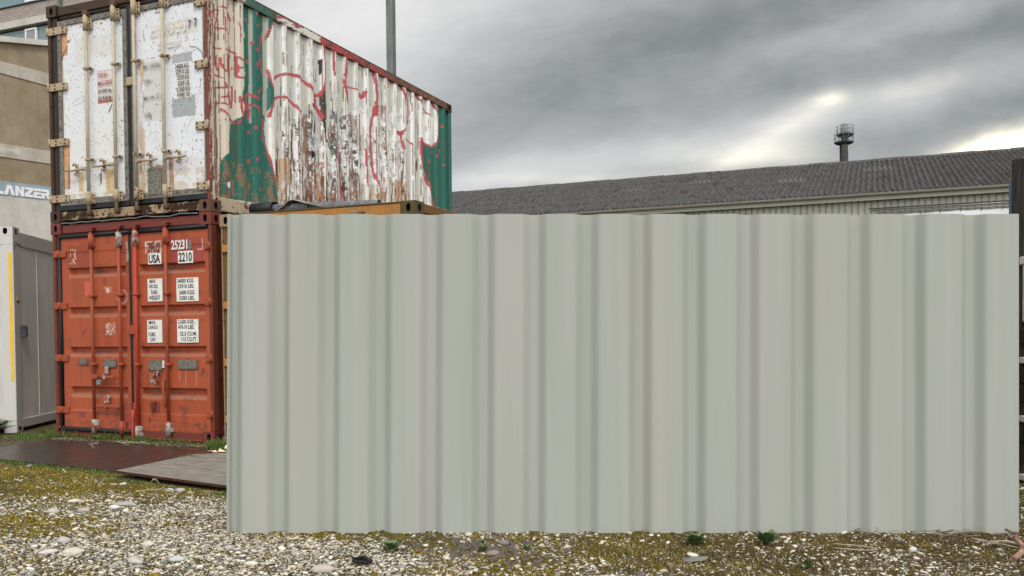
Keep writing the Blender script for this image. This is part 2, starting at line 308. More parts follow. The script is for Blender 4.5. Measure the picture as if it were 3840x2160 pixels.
# ------------------------------------------------------------------ objects
C = SC.collection
def thing(name, label, cat, loc=(0, 0, 0), rz=0, group=None):
    o = bpy.data.objects.new(name, None); C.objects.link(o); o.location = loc; o.rotation_euler = (0, 0, rz); o.empty_display_size = .2
    o['label'] = label; o['category'] = cat
    if group: o['group'] = group
    return o
def tag(o, label, cat, group=None):
    o['label'] = label; o['category'] = cat
    if group: o['group'] = group
    return o
class MB:
    def __init__(s): s.v = []; s.f = []; s.mi = []; s.cur = 0; s.sm = []
    def face(s, idx, smooth=False): s.f.append(idx); s.mi.append(s.cur); s.sm.append(smooth)
    def box(s, x0, x1, y0, y1, z0, z1, c=0.0, rot=None, org=None):
        b = len(s.v)
        if c <= 0:
            P = [(x, y, z) for x in (x0, x1) for y in (y0, y1) for z in (z0, z1)]
            F = [(0, 1, 3, 2), (4, 6, 7, 5), (0, 4, 5, 1), (2, 3, 7, 6), (0, 2, 6, 4), (1, 5, 7, 3)]
        else:
            cx = min(c, (x1 - x0) * .45); cy = min(c, (y1 - y0) * .45); cz = min(c, (z1 - z0) * .45)
            P = []; ids = {}
            X = (x0, x1); Y = (y0, y1); Z = (z0, z1)
            for i in (0, 1):
                for j in (0, 1):
                    for k in (0, 1):
                        sx, sy, sz = (1, -1)[i], (1, -1)[j], (1, -1)[k]
                        ids[(i, j, k, 0)] = len(P); P.append((X[i], Y[j] + sy * cy, Z[k] + sz * cz))
                        ids[(i, j, k, 1)] = len(P); P.append((X[i] + sx * cx, Y[j], Z[k] + sz * cz))
                        ids[(i, j, k, 2)] = len(P); P.append((X[i] + sx * cx, Y[j] + sy * cy, Z[k]))
            F = []
            for i in (0, 1): F.append([ids[(i, a, b2, 0)] for a, b2 in ((0, 0), (1, 0), (1, 1), (0, 1))])
            for j in (0, 1): F.append([ids[(a, j, b2, 1)] for a, b2 in ((0, 0), (1, 0), (1, 1), (0, 1))])
            for k in (0, 1): F.append([ids[(a, b2, k, 2)] for a, b2 in ((0, 0), (1, 0), (1, 1), (0, 1))])
            for i in (0, 1):
                for j in (0, 1): F.append([ids[(i, j, 0, 0)], ids[(i, j, 1, 0)], ids[(i, j, 1, 1)], ids[(i, j, 0, 1)]])
                for k in (0, 1): F.append([ids[(i, 0, k, 0)], ids[(i, 1, k, 0)], ids[(i, 1, k, 2)], ids[(i, 0, k, 2)]])
            for j in (0, 1):
                for k in (0, 1): F.append([ids[(0, j, k, 1)], ids[(1, j, k, 1)], ids[(1, j, k, 2)], ids[(0, j, k, 2)]])
            for i in (0, 1):
                for j in (0, 1):
                    for k in (0, 1): F.append([ids[(i, j, k, q)] for q in range(3)])
        for p in P:
            if rot is not None: p = tuple(Vector(org) + rot @ (Vector(p) - Vector(org)))
            s.v.append(p)
        for f in F: s.face([b + i for i in f])
    def tube(s, pts, r, seg=10, cap=True, r2=None):
        pts = [Vector(p) for p in pts]; n = len(pts); b = len(s.v)
        for i, p in enumerate(pts):
            d = (pts[min(i + 1, n - 1)] - pts[max(i - 1, 0)]).normalized()
            a = Vector((0, 0, 1)) if abs(d.z) < .9 else Vector((1, 0, 0))
            u = d.cross(a).normalized(); w_ = u.cross(d)
            rr = r if r2 is None else r + (r2 - r) * i / max(1, n - 1)
            for k in range(seg):
                t = 2 * math.pi * k / seg; s.v.append(tuple(p + u * math.cos(t) * rr + w_ * math.sin(t) * rr))
        for i in range(n - 1):
            for k in range(seg): s.face([b + i * seg + k, b + i * seg + (k + 1) % seg, b + (i + 1) * seg + (k + 1) % seg, b + (i + 1) * seg + k], True)
        if cap: s.face([b + k for k in range(seg)][::-1]); s.face([b + (n - 1) * seg + k for k in range(seg)])
    def disc(s, c, nrm, r, h, seg=8): c = Vector(c); nrm = Vector(nrm); s.tube([c, c + nrm * h], r, seg)
    def ringface(s, o, u, v, w, h, rx, ry, depth, seg=16, holemat=None):
        # rectangular face w x h from corner o with an oval hole sunk by depth along -n (n = u x v)
        o = Vector(o); u = Vector(u); v = Vector(v); nn = u.cross(v); c = o + u * w / 2 + v * h / 2; b = len(s.v)
        for k in range(seg):
            t = 2 * math.pi * k / seg; ct, st = math.cos(t), math.sin(t)
            q = 1 / max(abs(ct) / (w / 2), abs(st) / (h / 2)) if True else 0
            s.v.append(tuple(c + u * ct * q + v * st * q))
        # snap four rim points onto the corners
        for cxs, cys in ((1, 1), (-1, 1), (-1, -1), (1, -1)):
            t = math.atan2(cys, cxs) % (2 * math.pi); kk = round(t / (2 * math.pi) * seg) % seg
            s.v[b + kk] = tuple(c + u * cxs * w / 2 + v * cys * h / 2)
        for dd in (0, depth):
            for k in range(seg):
                t = 2 * math.pi * k / seg; e = .75
                ct, st = math.cos(t), math.sin(t)
                s.v.append(tuple(c + u * math.copysign(abs(ct) ** e, ct) * rx + v * math.copysign(abs(st) ** e, st) * ry - nn * dd))
        for k in range(seg):
            k2 = (k + 1) % seg; s.face([b + k, b + k2, b + seg + k2, b + seg + k])
        cu = s.cur
        if holemat is not None: s.cur = holemat
        for k in range(seg):
            k2 = (k + 1) % seg; s.face([b + seg + k, b + seg + k2, b + 2 * seg + k2, b + 2 * seg + k])
        s.face([b + 2 * seg + k for k in range(seg)]); s.cur = cu
    def build(s, name, mats, parent=None, smooth_angle=None):
        me = bpy.data.meshes.new(name); me.from_pydata(s.v, [], s.f)
        if not isinstance(mats, (list, tuple)): mats = [mats]
        for m in mats: me.materials.append(m)
        me.polygons.foreach_set('material_index', s.mi); me.polygons.foreach_set('use_smooth', s.sm); me.update()
        o = bpy.data.objects.new(name, me); C.objects.link(o)
        if parent is not None: o.parent = parent
        return o
def onebox(name, mat, parent, *a, c=0.0): m = MB(); m.box(*a, c=c); return m.build(name, mat, parent)
def flat_poly(name, mat, parent, poly, axis, pos, th):
    """thin solid from a 2D outline; axis 'y': (x,z) outline in plane y=pos, thickness th toward -y ; axis 'z': (x,y), thickness downward"""
    m = MB(); n = len(poly)
    for d in (0, th):
        for a, b in poly: m.v.append((a, pos - d, b) if axis == 'y' else (a, b, pos - d))
    m.face(list(range(n))); m.face(list(range(2 * n - 1, n - 1, -1)))
    for i in range(n): j = (i + 1) % n; m.face([i, j, n + j, n + i])
    return m.build(name, mat, parent)

def lettering(parent, items, mat, name='lettering', y=-.003):
    for it in items: lettering1(parent, [it], mat, name, y)
def lettering1(parent, items, mat, name, y):
    """items: (string, x0, x1, z0, z1[, bold]) -> one mesh of raised letters facing -y"""
    V = []; F = []
    for it in items:
        s_, x0, x1, z0, z1 = it[:5]; bold = (it[5] if len(it) > 5 else .0) + .022
        cu = bpy.data.curves.new('t', 'FONT'); cu.body = s_; cu.size = 1; cu.offset = bold; cu.extrude = .0; cu.resolution_u = 3
        ob = bpy.data.objects.new('t', cu); C.objects.link(ob)
        dg = bpy.context.evaluated_depsgraph_get(); me = bpy.data.meshes.new_from_object(ob.evaluated_get(dg))
        co = np.array([v.co[:] for v in me.vertices]); b = len(V)
        if len(co):
            mn, mx = co.min(0), co.max(0)
            X = x0 + (co[:, 0] - mn[0]) / (mx[0] - mn[0]) * (x1 - x0); Z = z0 + (co[:, 1] - mn[1]) / (mx[1] - mn[1]) * (z1 - z0)
            V += [(float(a), y, float(c)) for a, c in zip(X, Z)]; F += [[b + i for i in p.vertices] for p in me.polygons]
        bpy.data.objects.remove(ob); bpy.data.curves.remove(cu); bpy.data.meshes.remove(me)
    me = bpy.data.meshes.new(name); me.from_pydata(V, [], F); me.materials.append(mat)
    o = bpy.data.objects.new(name, me); C.objects.link(o); o.parent = parent; return o

# ------------------------------------------------------------------ painting helper (paint on real surfaces, in surface metres)
def vnoise(U, V, su, sv, seed, octaves=4, rough=.55):
    out = np.zeros_like(U); amp = 1; tot = 0
    for o_ in range(octaves):
        rs = np.random.RandomState(seed * 31 + o_); G = rs.rand(128, 128)
        a = U * su * 2 ** o_ + seed * 3.7; b = V * sv * 2 ** o_ + seed * 1.3
        ia = np.floor(a).astype(int); ib = np.floor(b).astype(int); fa = a - ia; fb = b - ib
        fa = fa * fa * (3 - 2 * fa); fb = fb * fb * (3 - 2 * fb)
        g = lambda i, j: G[(ia + i) % 128, (ib + j) % 128]
        out += amp * ((g(0, 0) * (1 - fa) + g(1, 0) * fa) * (1 - fb) + (g(0, 1) * (1 - fa) + g(1, 1) * fa) * fb); tot += amp; amp *= rough
    return out / tot
class Paint:
    def __init__(s, U, V, col): s.U = U; s.V = V; s.C = np.tile(np.array(col, float), (U.size, 1)); s.wob = 0.0
    def mix(s, a, col):
        a = np.clip(a, 0, 1)[:, None]; s.C = s.C * (1 - a) + np.array(col) * a
    def inside(s, poly):
        U, V = s.U, s.V; res = np.zeros(U.size, bool); n = len(poly)
        for i in range(n):
            x1, y1 = poly[i]; x2, y2 = poly[(i + 1) % n]
            if y1 == y2: continue
            c = ((V > min(y1, y2)) & (V <= max(y1, y2))); t = (V - y1) / (y2 - y1); res ^= c & (U < x1 + t * (x2 - x1))
        return res
    def poly(s, poly, col, a=1.0, mask=None):
        k = s.inside(poly).astype(float) * a
        if mask is not None: k = k * mask
        s.mix(k, col)
    def rect(s, u0, u1, v0, v1, col, a=1.0, ragged=0.0, seed=5):
        U, V = s.U, s.V
        d = np.minimum(np.minimum(U - u0, u1 - U), np.minimum(V - v0, v1 - V))
        if ragged: d = d + (vnoise(U, V, 28, 28, seed) - .5) * ragged
        s.mix((d > 0) * a, col)
    def stroke(s, pts, w, col, a=1.0, mask=None):
        U, V = s.U, s.V; best = np.full(U.size, 1e9)
        P = np.array(pts, float)
        if len(P) == 1: best = np.hypot(U - P[0, 0], V - P[0, 1])
        for p, q in zip(P[:-1], P[1:]):
            d = q - p; L = d @ d
            if L == 0: continue
            t = np.clip(((U - p[0]) * d[0] + (V - p[1]) * d[1]) / L, 0, 1)
            best = np.minimum(best, np.hypot(U - p[0] - t * d[0], V - p[1] - t * d[1]))
        k = (best < w / 2) * a
        if mask is not None: k = k * mask
        s.mix(k, col)
def smooth_path(pts, k=6):
    P = np.array(pts, float)
    if len(P) < 3: return pts
    out = []
    for i in range(len(P) - 1):
        p0 = P[max(i - 1, 0)]; p1 = P[i]; p2 = P[i + 1]; p3 = P[min(i + 2, len(P) - 1)]
        for t in np.linspace(0, 1, k, endpoint=False):
            out.append(.5 * (2 * p1 + (p2 - p0) * t + (2 * p0 - 5 * p1 + 4 * p2 - p3) * t * t + (3 * p1 - p0 - 3 * p2 + p3) * t ** 3))
    out.append(P[-1]); return out
def grid_mesh(name, A, B, pos, mat, parent, paint=None):
    """A, B: 1-D parameter arrays; pos(U,V)->(n,3); paint(Paint)"""
    nu, nv = len(A), len(B); U, V = np.meshgrid(A, B, indexing='ij'); U = U.ravel(); V = V.ravel()
    P = pos(U, V); i = np.arange(nu - 1)[:, None] * nv + np.arange(nv - 1)[None, :]; i = i.ravel()
    F = np.stack([i, i + nv, i + nv + 1, i + 1], 1).astype(np.int32)
    me = bpy.data.meshes.new(name); me.vertices.add(len(P)); me.vertices.foreach_set('co', P.astype(np.float32).ravel())
    me.loops.add(F.size); me.loops.foreach_set('vertex_index', F.ravel()); me.polygons.add(len(F))
    me.polygons.foreach_set('loop_start', np.arange(0, F.size, 4, dtype=np.int32)); me.polygons.foreach_set('loop_total', np.full(len(F), 4, np.int32))
    me.update(); me.validate()
    if paint:
        pt = Paint(U, V, (.5, .5, .5)); paint(pt)
        at = me.color_attributes.new('paint', 'FLOAT_COLOR', 'POINT'); at.data.foreach_set('color', np.concatenate([pt.C, np.ones((len(P), 1))], 1).astype(np.float32).ravel())
    me.materials.append(mat); o = bpy.data.objects.new(name, me); C.objects.link(o); o.parent = parent; return o

# ------------------------------------------------------------------ containers
W = 2.438
def casting(parent, x, y, z, sx, sy, mat, face_x=1, face_y=-1, w=.162, d=.178, h=.135):
    """corner casting with oval holes on its two outer faces; (x,y,z) is the outer bottom corner; sx, sy the inward directions"""
    m = MB(); x0, x1 = sorted((x, x + sx * w)); y0, y1 = sorted((y, y + sy * d))
    yf = y; yb = y + sy * d; xf = x; xb = x + sx * w
    if sy > 0: m.ringface((x0, yf, z), (1, 0, 0), (0, 0, 1), w, h, .026, .042, .045, 16, 1)
    else: m.ringface((x1, yf, z), (-1, 0, 0), (0, 0, 1), w, h, .026, .042, .045, 16, 1)
    if sx < 0: m.ringface((xf, y0, z), (0, 1, 0), (0, 0, 1), d, h, .030, .042, .045, 16, 1)
    else: m.ringface((xf, y1, z), (0, -1, 0), (0, 0, 1), d, h, .030, .042, .045, 16, 1)
    b = len(m.v); m.v += [(a, b_, c) for a in (x0, x1) for b_ in (y0, y1) for c in (z, z + h)]
    m.face([b + i for i in (0, 2, 6, 4)]); m.face([b + i for i in (1, 5, 7, 3)])
    m.face([b + i for i in ((4, 6, 7, 5) if sx > 0 else (0, 1, 3, 2))]); m.face([b + i for i in ((2, 3, 7, 6) if sy > 0 else (0, 4, 5, 1))])
    return m.build('corner_casting', [mat, M['hole']], parent)
PITCH = .278
def corr(U, first=.727, depth=.036):
    """trapezoid corrugation: 0 outward, 1 inward"""
    t = ((U - first) / PITCH + .5) % 1.0 - .5; a = np.abs(t) * PITCH
    return depth * np.clip((.103 - a) / .034, 0, 1)
def shell(t, H, L, mats, side_paint=None, rail_paint=None):
    """frame, walls, roof, floor of a 20 ft container in local metres"""
    for x, sx in ((-.008, 1), (W + .004, -1)):
        for y, sy in ((-.008, 1), (L, -1)):
            for z in (0, H - .13): casting(t, x, y, z, sx, sy, mats.get('cast_rear', mats['cast']) if sy < 0 else mats['cast_l'] if sx > 0 else mats['cast'])
    # corner posts
    for side in (0, 1):
        pm = MB()
        if side == 0:
            pm.box(.0, .045 if 'slim' not in mats else .018, 0, .10, .135, H - .13, .006); 
            if 'slim' not in mats: pm.box(.052, .10, .022, .11, .135, H - .13, .005); pm.box(.045, .052, .012, .10, .135, H - .13)
            pm.build('corner_post', mats['post_l'], t)
            if 'slim' in mats: onebox('door_jamb', M['oran_dark'], t, .019, .10, .02, .06, .135, H - .13)
        else:
            pm.box(W - .048, W - .002, 0, .095, .135, H - .13, .006); pm.box(W - .064, W - .048, .022, .09, .135, H - .13); pm.build('corner_post', mats['post_r'], t)
    for x0 in (.0, W - .09): onebox('corner_post', mats.get('post_rear', mats['post_r']) if x0 else mats['post_r'], t, x0, x0 + .09, L - .1, L - .004, .135, H - .13, c=.01)
    # rails
    m = MB(); m.box(.165, W - .165, .01, .10, H - .125, H - .018, .008); m.box(.17, W - .17, .03, .12, H - .155, H - .125)
    hd = m.build('header', mats['header'], t)
    m = MB(); m.box(.165, W - .165, .0, .12, .02, .125, .012); m.box(.165, W - .165, -.02, .005, .012, .036, .008); m.build('sill', mats['sill'], t)
    onebox('rear_rail', mats['header'], t, .165, W - .165, L - .1, L - .01, H - .11, H - .01, c=.01); onebox('rear_rail', mats['header'], t, .165, W - .165, L - .1, L - .01, .02, .13, c=.01)
    onebox('bottom_rail', mats['header'], t, .004, .06, .17, L - .178, .02, .165, c=.006)
    onebox('top_rail', mats['header'], t, .004, .06, .17, L - .178, H - .10, H - .012, c=.006)
    # right hand rails and wall (painted)
    xr = W - .004
    def rpos(z0, z1, x):
        return lambda U, V: np.stack([np.full_like(U, x) - np.where((V <= z0 + 1e-4) | (V >= z1 - 1e-4), .004, 0), U, V], 1)
    if side_paint:
        A = np.arange(.17, L - .17, .02)
        grid_mesh('top_rail', A, np.linspace(H - .102, H + .008, 12), rpos(H - .102, H + .008, xr), M['graffiti'], t, rail_paint)
        onebox('top_rail_inner', mats['header'], t, xr - .06, xr - .006, .17, L - .178, H - .10, H + .006)
        onebox('bottom_rail', mats['brail'], t, xr - .06, xr + .006, .17, L - .178, .02, .175, c=.008)
        A = np.unique(np.concatenate([np.arange(.092, L - .08, .0125), np.array([L - .08])])); B = np.linspace(.17, H - .098, 200)
        grid_mesh('side_wall', A, B, lambda U, V: np.stack([xr - .008 - corr(U), U, V], 1), M['graffiti'], t, side_paint)
    else:
        onebox('bottom_rail', mats['header'], t, xr - .06, xr, .17, L - .178, .02, .165, c=.006)
        onebox('top_rail', mats['header'], t, xr - .06, xr, .17, L - .178, H - .10, H - .004, c=.006)
        A = np.arange(.09, L - .08, .0175); B = np.array([.16, H - .098])
        grid_mesh('side_wall', A, B, lambda U, V: np.stack([xr - .008 - corr(U), U, V], 1), mats['wall'], t)
    A = np.arange(.09, L - .08, .0175)
    grid_mesh('side_wall', A, np.array([.16, H - .098]), lambda U, V: np.stack([.014 + corr(U), U, V], 1), mats['wall'], t)
    A = np.arange(.08, W - .08, .0175)
    grid_mesh('end_wall', A, np.array([.13, H - .1]), lambda U, V: np.stack([U, L - .02 - corr(U), V], 1), mats['wall'], t)
    A = np.arange(.15, L - .15, .0175)
    grid_mesh('roof', A, np.array([.05, W - .05]), lambda U, V: np.stack([V, U, H - .03 - corr(U, .6, .02)], 1), mats['roof'], t)
    onebox('floor', M['underside'], t, .06, W - .064, .12, L - .1, .06, .12)

def hinge(parent, x0, x1, z0, z1, side, mat, y=-.014, rivets=()):
    m = MB(); m.box(x0, x1, y, y + .016, z0, z1, .004)
    xk = x0 + .004 if side < 0 else x1 - .004
    m.tube([(xk, y - .002, z0 - .006), (xk, y - .002, z1 + .006)], .013, 8)
    m.cur = 1
    for rx, rz in rivets: m.disc((rx, y + .001, rz), (0, -1, 0), .012, .005, 8)
    return m.build('hinge', [mat, M['rivet']], parent)

# ================================================================== white container on top
ZW = 2.600; HW = 2.606; LW = 6.12
white = thing('shipping_container', 'white steel shipping container with rust and graffiti side, stacked on the red one', 'container', (-W, 0, ZW), 0, 'stacked shipping containers')
GR = (.020, .125, .098); RD = (.42, .070, .080); CRM = (.60, .54, .43); WHT = (.80, .81, .80)
CX, CY, CZ = 6.8344, -7.8672, 1.1813
def trace(U, V):
    """(y, z) metres on the side wall -> traced drawing units"""
    P = np.stack([np.full_like(U, -.03) - CX, U - CY, V + ZW - CZ], -1); d = P @ np.array(CF)
    return ((1920 + 3311.85 * (P @ np.array(CR)) / d) - 760) / .37267, (1334.2 - 3311.85 * (P @ np.array(CU)) / d) / .37267
def strokes(p, items, col, a=.95, mask=None):
    X, Y = trace(p.U, p.V); q = Paint(X, Y, (0, 0, 0)); q.C = p.C
    for wd, pts in items: q.stroke(smooth_path(pts) if len(pts) > 2 else pts, wd * 1.0, col, a, mask)
    p.C = q.C
def sp(pts):
    """traced photograph points -> (y, z) metres on the container's side wall"""
    out = []
    for x, y in pts:
        a = (760 + x * .37267 - 1920) / 3311.85; b = -(y * .37267 - 1334.2) / 3311.85
        d = CF + CR * a + CU * b; t = (-.03 - CX) / d.x; out.append((CY + d.y * t, CZ + d.z * t - ZW))
    return out
PXW = .0019
STROKES = [  # width (in traced units), points
 (26, [(740, 180), (800, 178), (860, 200), (915, 235), (960, 272)]),
 (15, [(700, 230), (660, 310), (640, 400)]), (17, [(603, 360), (580, 480), (585, 600), (612, 740)]), (18, [(652, 700), (675, 800), (718, 930)]),
 (30, [(720, 805), (760, 765), (850, 744), (940, 762), (1000, 800), (1060, 850), (1110, 915), (1140, 960), (1185, 945), (1225, 840), (1238, 700), (1225, 560), (1212, 450), (1180, 415)]),
 (25, [(668, 1170), (692, 1070), (740, 990), (800, 975), (870, 1000), (930, 1060), (970, 1115), (996, 1170)]),
 (15, [(615, 1190), (622, 1400), (645, 1470), (675, 1600), (702, 1750), (728, 1830)]),
 (34, [(1125, 950), (1135, 1040), (1165, 1110), (1205, 1180)]),
 (20, [(1312, 470), (1310, 600), (1320, 755)]), (26, [(1446, 540), (1440, 680), (1426, 790), (1432, 880), (1455, 1030)]), (16, [(1430, 868), (1490, 880), (1562, 905)]),
 (34, [(1580, 945), (1608, 980), (1632, 930)]), (20, [(1560, 640), (1570, 690)]), (22, [(850, 280), (850, 340)]),
 (22, [(1718, 700), (1740, 850), (1746, 1000), (1738, 1120), (1718, 1180), (1696, 1300), (1700, 1450), (1720, 1700), (1752, 1810), (1790, 1900)]), (44, [(1742, 1080), (1735, 1150)]),
 (26, [(1855, 800), (1862, 880)]), (20, [(1900, 830), (1932, 842)]), (19, [(1985, 850), (2020, 930), (2040, 1040), (2052, 1180), (2046, 1280), (2000, 1330), (1958, 1322)]),
 (12, [(2060, 940), (2076, 1100), (2070, 1250)]), (15, [(2000, 1340), (2010, 1440), (2025, 1500)]), (12, [(2030, 1400), (2080, 1420), (2110, 1462)]), (40, [(1960, 1330), (2000, 1345)]),
 (17, [(2095, 915), (2150, 960), (2190, 1012), (2230, 985), (2285, 992), (2330, 1070), (2352, 1120), (2372, 1200), (2370, 1320), (2350, 1430), (2308, 1482), (2250, 1450), (2192, 1390)]),
 (12, [(2182, 1010), (2220, 1080), (2262, 1145), (2285, 1152), (2287, 1115)]), (22, [(2195, 1400), (2200, 1600), (2240, 1780), (2285, 1890), (2305, 1980), (2330, 2075)]),
 (13, [(1375, 1450), (1385, 1700), (1400, 2000)]), (13, [(1586, 1150), (1590, 1500)]), (13, [(1640, 1500), (1655, 1870)]), (12, [(1870, 1500), (1885, 1900)]),
 (24, [(40, 165), (85, 112), (150, 100)]), (20, [(165, 110), (145, 220), (132, 270), (190, 290), (250, 312)]), (22, [(190, 70), (240, 88)]), (24, [(250, 120), (268, 150), (288, 208)]),
 (13, [(215, 180), (216, 440)]), (10, [(355, 225), (376, 300)]), (24, [(95, 270)]), (28, [(268, 338)]), (28, [(263, 415)]), (24, [(95, 465)]), (24, [(305, 690)]), (30, [(100, 660)]),
 (18, [(120, 475), (180, 490)]), (18, [(150, 560), (145, 660), (168, 700), (182, 580), (192, 660), (222, 712), (242, 690), (236, 540)]), (18, [(225, 495), (340, 540)]), (18, [(265, 540), (270, 660), (276, 770)]),
 (20, [(335, 560), (395, 608), (346, 580), (352, 680), (355, 778), (420, 775)]), (16, [(352, 685), (405, 683)]),
 (22, [(105, 755), (108, 900), (112, 1060)]), (18, [(130, 750), (200, 785)]), (18, [(155, 880), (230, 880)]), (20, [(215, 838), (250, 900), (238, 968), (200, 977)]), (18, [(160, 1032), (235, 1050)]),
 (22, [(268, 920), (298, 1082), (308, 870)]), (24, [(372, 975), (385, 1100), (408, 1162), (430, 1060), (440, 980), (470, 945), (500, 958)]), (24, [(500, 960), (560, 1000)]), (26, [(440, 980), (452, 1080), (480, 1110), (470, 1190)]),
 (24, [(455, 1062), (520, 1060), (560, 1105), (575, 1200)]), (20, [(190, 1100), (262, 1172), (335, 1242), (380, 1212)]),
]
DOTS = [(447, 200, 24), (540, 260, 22), (535, 135, 22), (500, 430, 22), (537, 500, 28), (455, 620, 28), (540, 645, 26), (560, 775, 24), (592, 895, 20), (553, 925, 26), (530, 1285, 28), (470, 1330, 26), (470, 1625, 34), (540, 1600, 26), (590, 1560, 18), (2410, 1270, 20), (2310, 1530, 20), (2355, 1570, 26), (2390, 1520, 18), (2275, 1625, 18), (2445, 1360, 14), (2450, 1780, 14), (2420, 1660, 14)]
G1 = [(412, 10), (640, 100), (705, 190), (690, 260), (650, 400), (645, 560), (655, 760), (690, 860), (725, 960), (705, 1020), (672, 1090), (640, 1160), (628, 1300), (650, 1480), (690, 1640), (720, 1790), (760, 1900), (780, 2080), (175, 1990), (184, 1650), (215, 1570), (275, 1515), (278, 1340), (300, 1225), (380, 1180), (432, 1110), (392, 1020), (388, 940), (415, 850), (440, 740), (420, 600), (412, 420), (438, 360), (414, 250)]
G2 = [(2190, 1403), (2300, 1492), (2352, 1440), (2378, 1300), (2372, 1120), (2330, 1040), (2290, 980), (2520, 1050), (2540, 2130), (2330, 2085), (2290, 1900), (2212, 1640), (2192, 1500)]
def side_paint(p):
    U, V = p.U, p.V
    n1_ = vnoise(U, V, 5, 5, 1); n2_ = vnoise(U, V, 22, 9, 2, 5); n3_ = vnoise(U, V, 45, 3, 3, 4); nf = vnoise(U, V, 40, 40, 4, 3); nb = vnoise(U, V, 14, 14, 8, 5, .7)
    p.mix(np.ones(U.size), WHT); PX_, PY_ = trace(U, V)
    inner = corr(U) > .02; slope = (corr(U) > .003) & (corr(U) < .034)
    p.mix(inner * .75, (.44, .46, .43)); p.mix((vnoise(U, V, 9, .8, 95, 4) > .56) * .35 * (U > 1.2), (.50, .47, .38)); p.mix((U < .66) * .9, CRM)  # recessed rib floors greyed, their shade put into the colour
    p.mix((n1_ > .52) * .35 * (U > .66), (.50, .52, .44))
    wob = lambda pts: pts
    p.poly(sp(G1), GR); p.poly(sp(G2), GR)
    p.mix(((n2_ > .62) & p.inside(sp(G1))) * .35, (.07, .20, .17))
    # unpainted flanks of the first ribs
    for x0, x1, y0, y1 in ((612, 652, 120, 1160), (470, 500, 60, 1240)):
        p.poly(sp([(x0, y0), (x1, y0 + 15), (x1 + 4, y1), (x0 + 6, y1)]), (.42, .42, .36), .9)
    # chrome fill, black blotches
    for reg, dens in (([(800, 1180), (1000, 1180), (1010, 2080), (880, 2060), (820, 1900)], .43), ([(1030, 1040), (1120, 1060), (1150, 1300), (1150, 2080), (1080, 2070), (1050, 1500)], .54), ([(1180, 1100), (1200, 2080), (1290, 2090), (1300, 1500), (1240, 1250)], .42),
                      ([(1290, 900), (1350, 950), (1345, 2090), (1300, 2090)], .56), ([(1380, 1180), (1560, 1100), (1560, 2090), (1400, 2090)], .50), ([(1570, 1050), (2050, 1100), (2050, 1850), (1600, 1850)], .385), ([(1040, 500), (1110, 500), (1120, 840), (1050, 800)], .42), ([(2180, 1130), (2330, 1180), (2320, 1440), (2240, 1440)], .33)):
        p.poly(sp(reg), (.76, .76, .75), .9, vnoise(U, V, 10, 10, 12) > .42)
        p.poly(sp(reg), (.025, .027, .028), .92, (vnoise(U + .25 * V, V, 26, 14, 6, 5, .78) < dens - .05 + .10 * (vnoise(U, V, 4, 3, 91, 3) - .5)) & (V < 1.15 + .9 * vnoise(U, V * .2, 4, 1, 92, 3)))
        p.poly(sp(reg), (.34, .35, .36), .5, (vnoise(U - .3 * V, V, 18, 12, 16, 4, .7) < dens - .02))
    p.poly(sp([(1172, 600), (1196, 600), (1190, 740), (1176, 760)]), (.02, .02, .02)); p.poly(sp([(1180, 960), (1236, 860), (1246, 1250), (1274, 2090), (1226, 2090), (1238, 1500), (1190, 1180)]), (.018, .018, .016), .95, nf > .18)
    p.poly(sp([(1085, 1520), (1135, 1530), (1135, 1560), (1085, 1600)]), (.01, .01, .01)); p.poly(sp([(1095, 1700), (1140, 1720), (1130, 1760)]), (.01, .01, .01)); p.poly(sp([(1090, 1040), (1112, 1040), (1115, 1120), (1092, 1060)]), (.01, .01, .01))
    p.poly(sp([(1192, 1270), (1210, 1290), (1238, 1560), (1225, 1880), (1212, 1900), (1215, 1550)]), (.78, .78, .77))
    # tan primer and rust areas
    for reg, c_, a_ in (([(742, 1590), (890, 1596), (892, 1870), (850, 1860), (820, 1960), (770, 1900)], (.50, .34, .20), .85), ([(1150, 1630), (1212, 1630), (1212, 2070), (1150, 2070)], (.40, .17, .07), .8), ([(1500, 1900), (1560, 1900), (1560, 2080), (1500, 2080)], (.42, .22, .10), .85),
                        ([(1660, 1930), (1800, 1950), (1800, 2080), (1660, 2080)], (.50, .33, .20), .85), ([(1800, 1790), (1840, 1790), (1840, 2080), (1800, 2080)], (.40, .20, .09), .8), ([(1930, 1810), (2045, 1830), (2045, 2085), (1930, 2080)], (.46, .25, .12), .85), ([(1000, 1150), (1060, 1150), (1085, 1990), (1040, 1980)], (.20, .08, .04), .8),
                        ([(1480, 1150), (1545, 1160), (1550, 2080), (1490, 2080)], (.17, .09, .05), .6), ([(1790, 1060), (1838, 1060), (1845, 1500), (1800, 1500)], (.25, .10, .04), .6), ([(1270, 1720), (1330, 1720), (1330, 2080), (1280, 2080)], (.22, .09, .04), .7), ([(1400, 1880), (1448, 1880), (1448, 2080), (1400, 2080)], (.15, .06, .03), .8)):
        p.poly(sp(reg), c_, a_, (n2_ > .30 + .35 * np.clip(vnoise(U, V, 7, 4, 93, 3), 0, 1) * np.clip(V / 1.2, 0, 1)))
    cav = (U > 1.2) & (U < 5.3)
    low = np.clip((1.9 - V) / 1.9, 0, 1)
    p.mix(cav * ((n3_ > .71 - .16 * low)) * .75, (.18, .07, .035)); p.mix(cav * (n3_ > .78 - .14 * low) * .9, (.055, .028, .02))
    edge = (np.abs(((U - .727) / PITCH + .5) % 1.0 - .5) * PITCH > .096) & (np.abs(((U - .727) / PITCH + .5) % 1.0 - .5) * PITCH < .113)
    p.mix(edge * (vnoise(U, V, 3, 5, 9) > .58 - .14 * low) * .7 * (U > 1.2), (.17, .065, .035))
    strokes(p, STROKES, RD, .96, (nf > .2) * 1.0)
    strokes(p, [(r, [(x, y - 4), (x + 2, y + 6)]) for x, y, r in DOTS], RD)
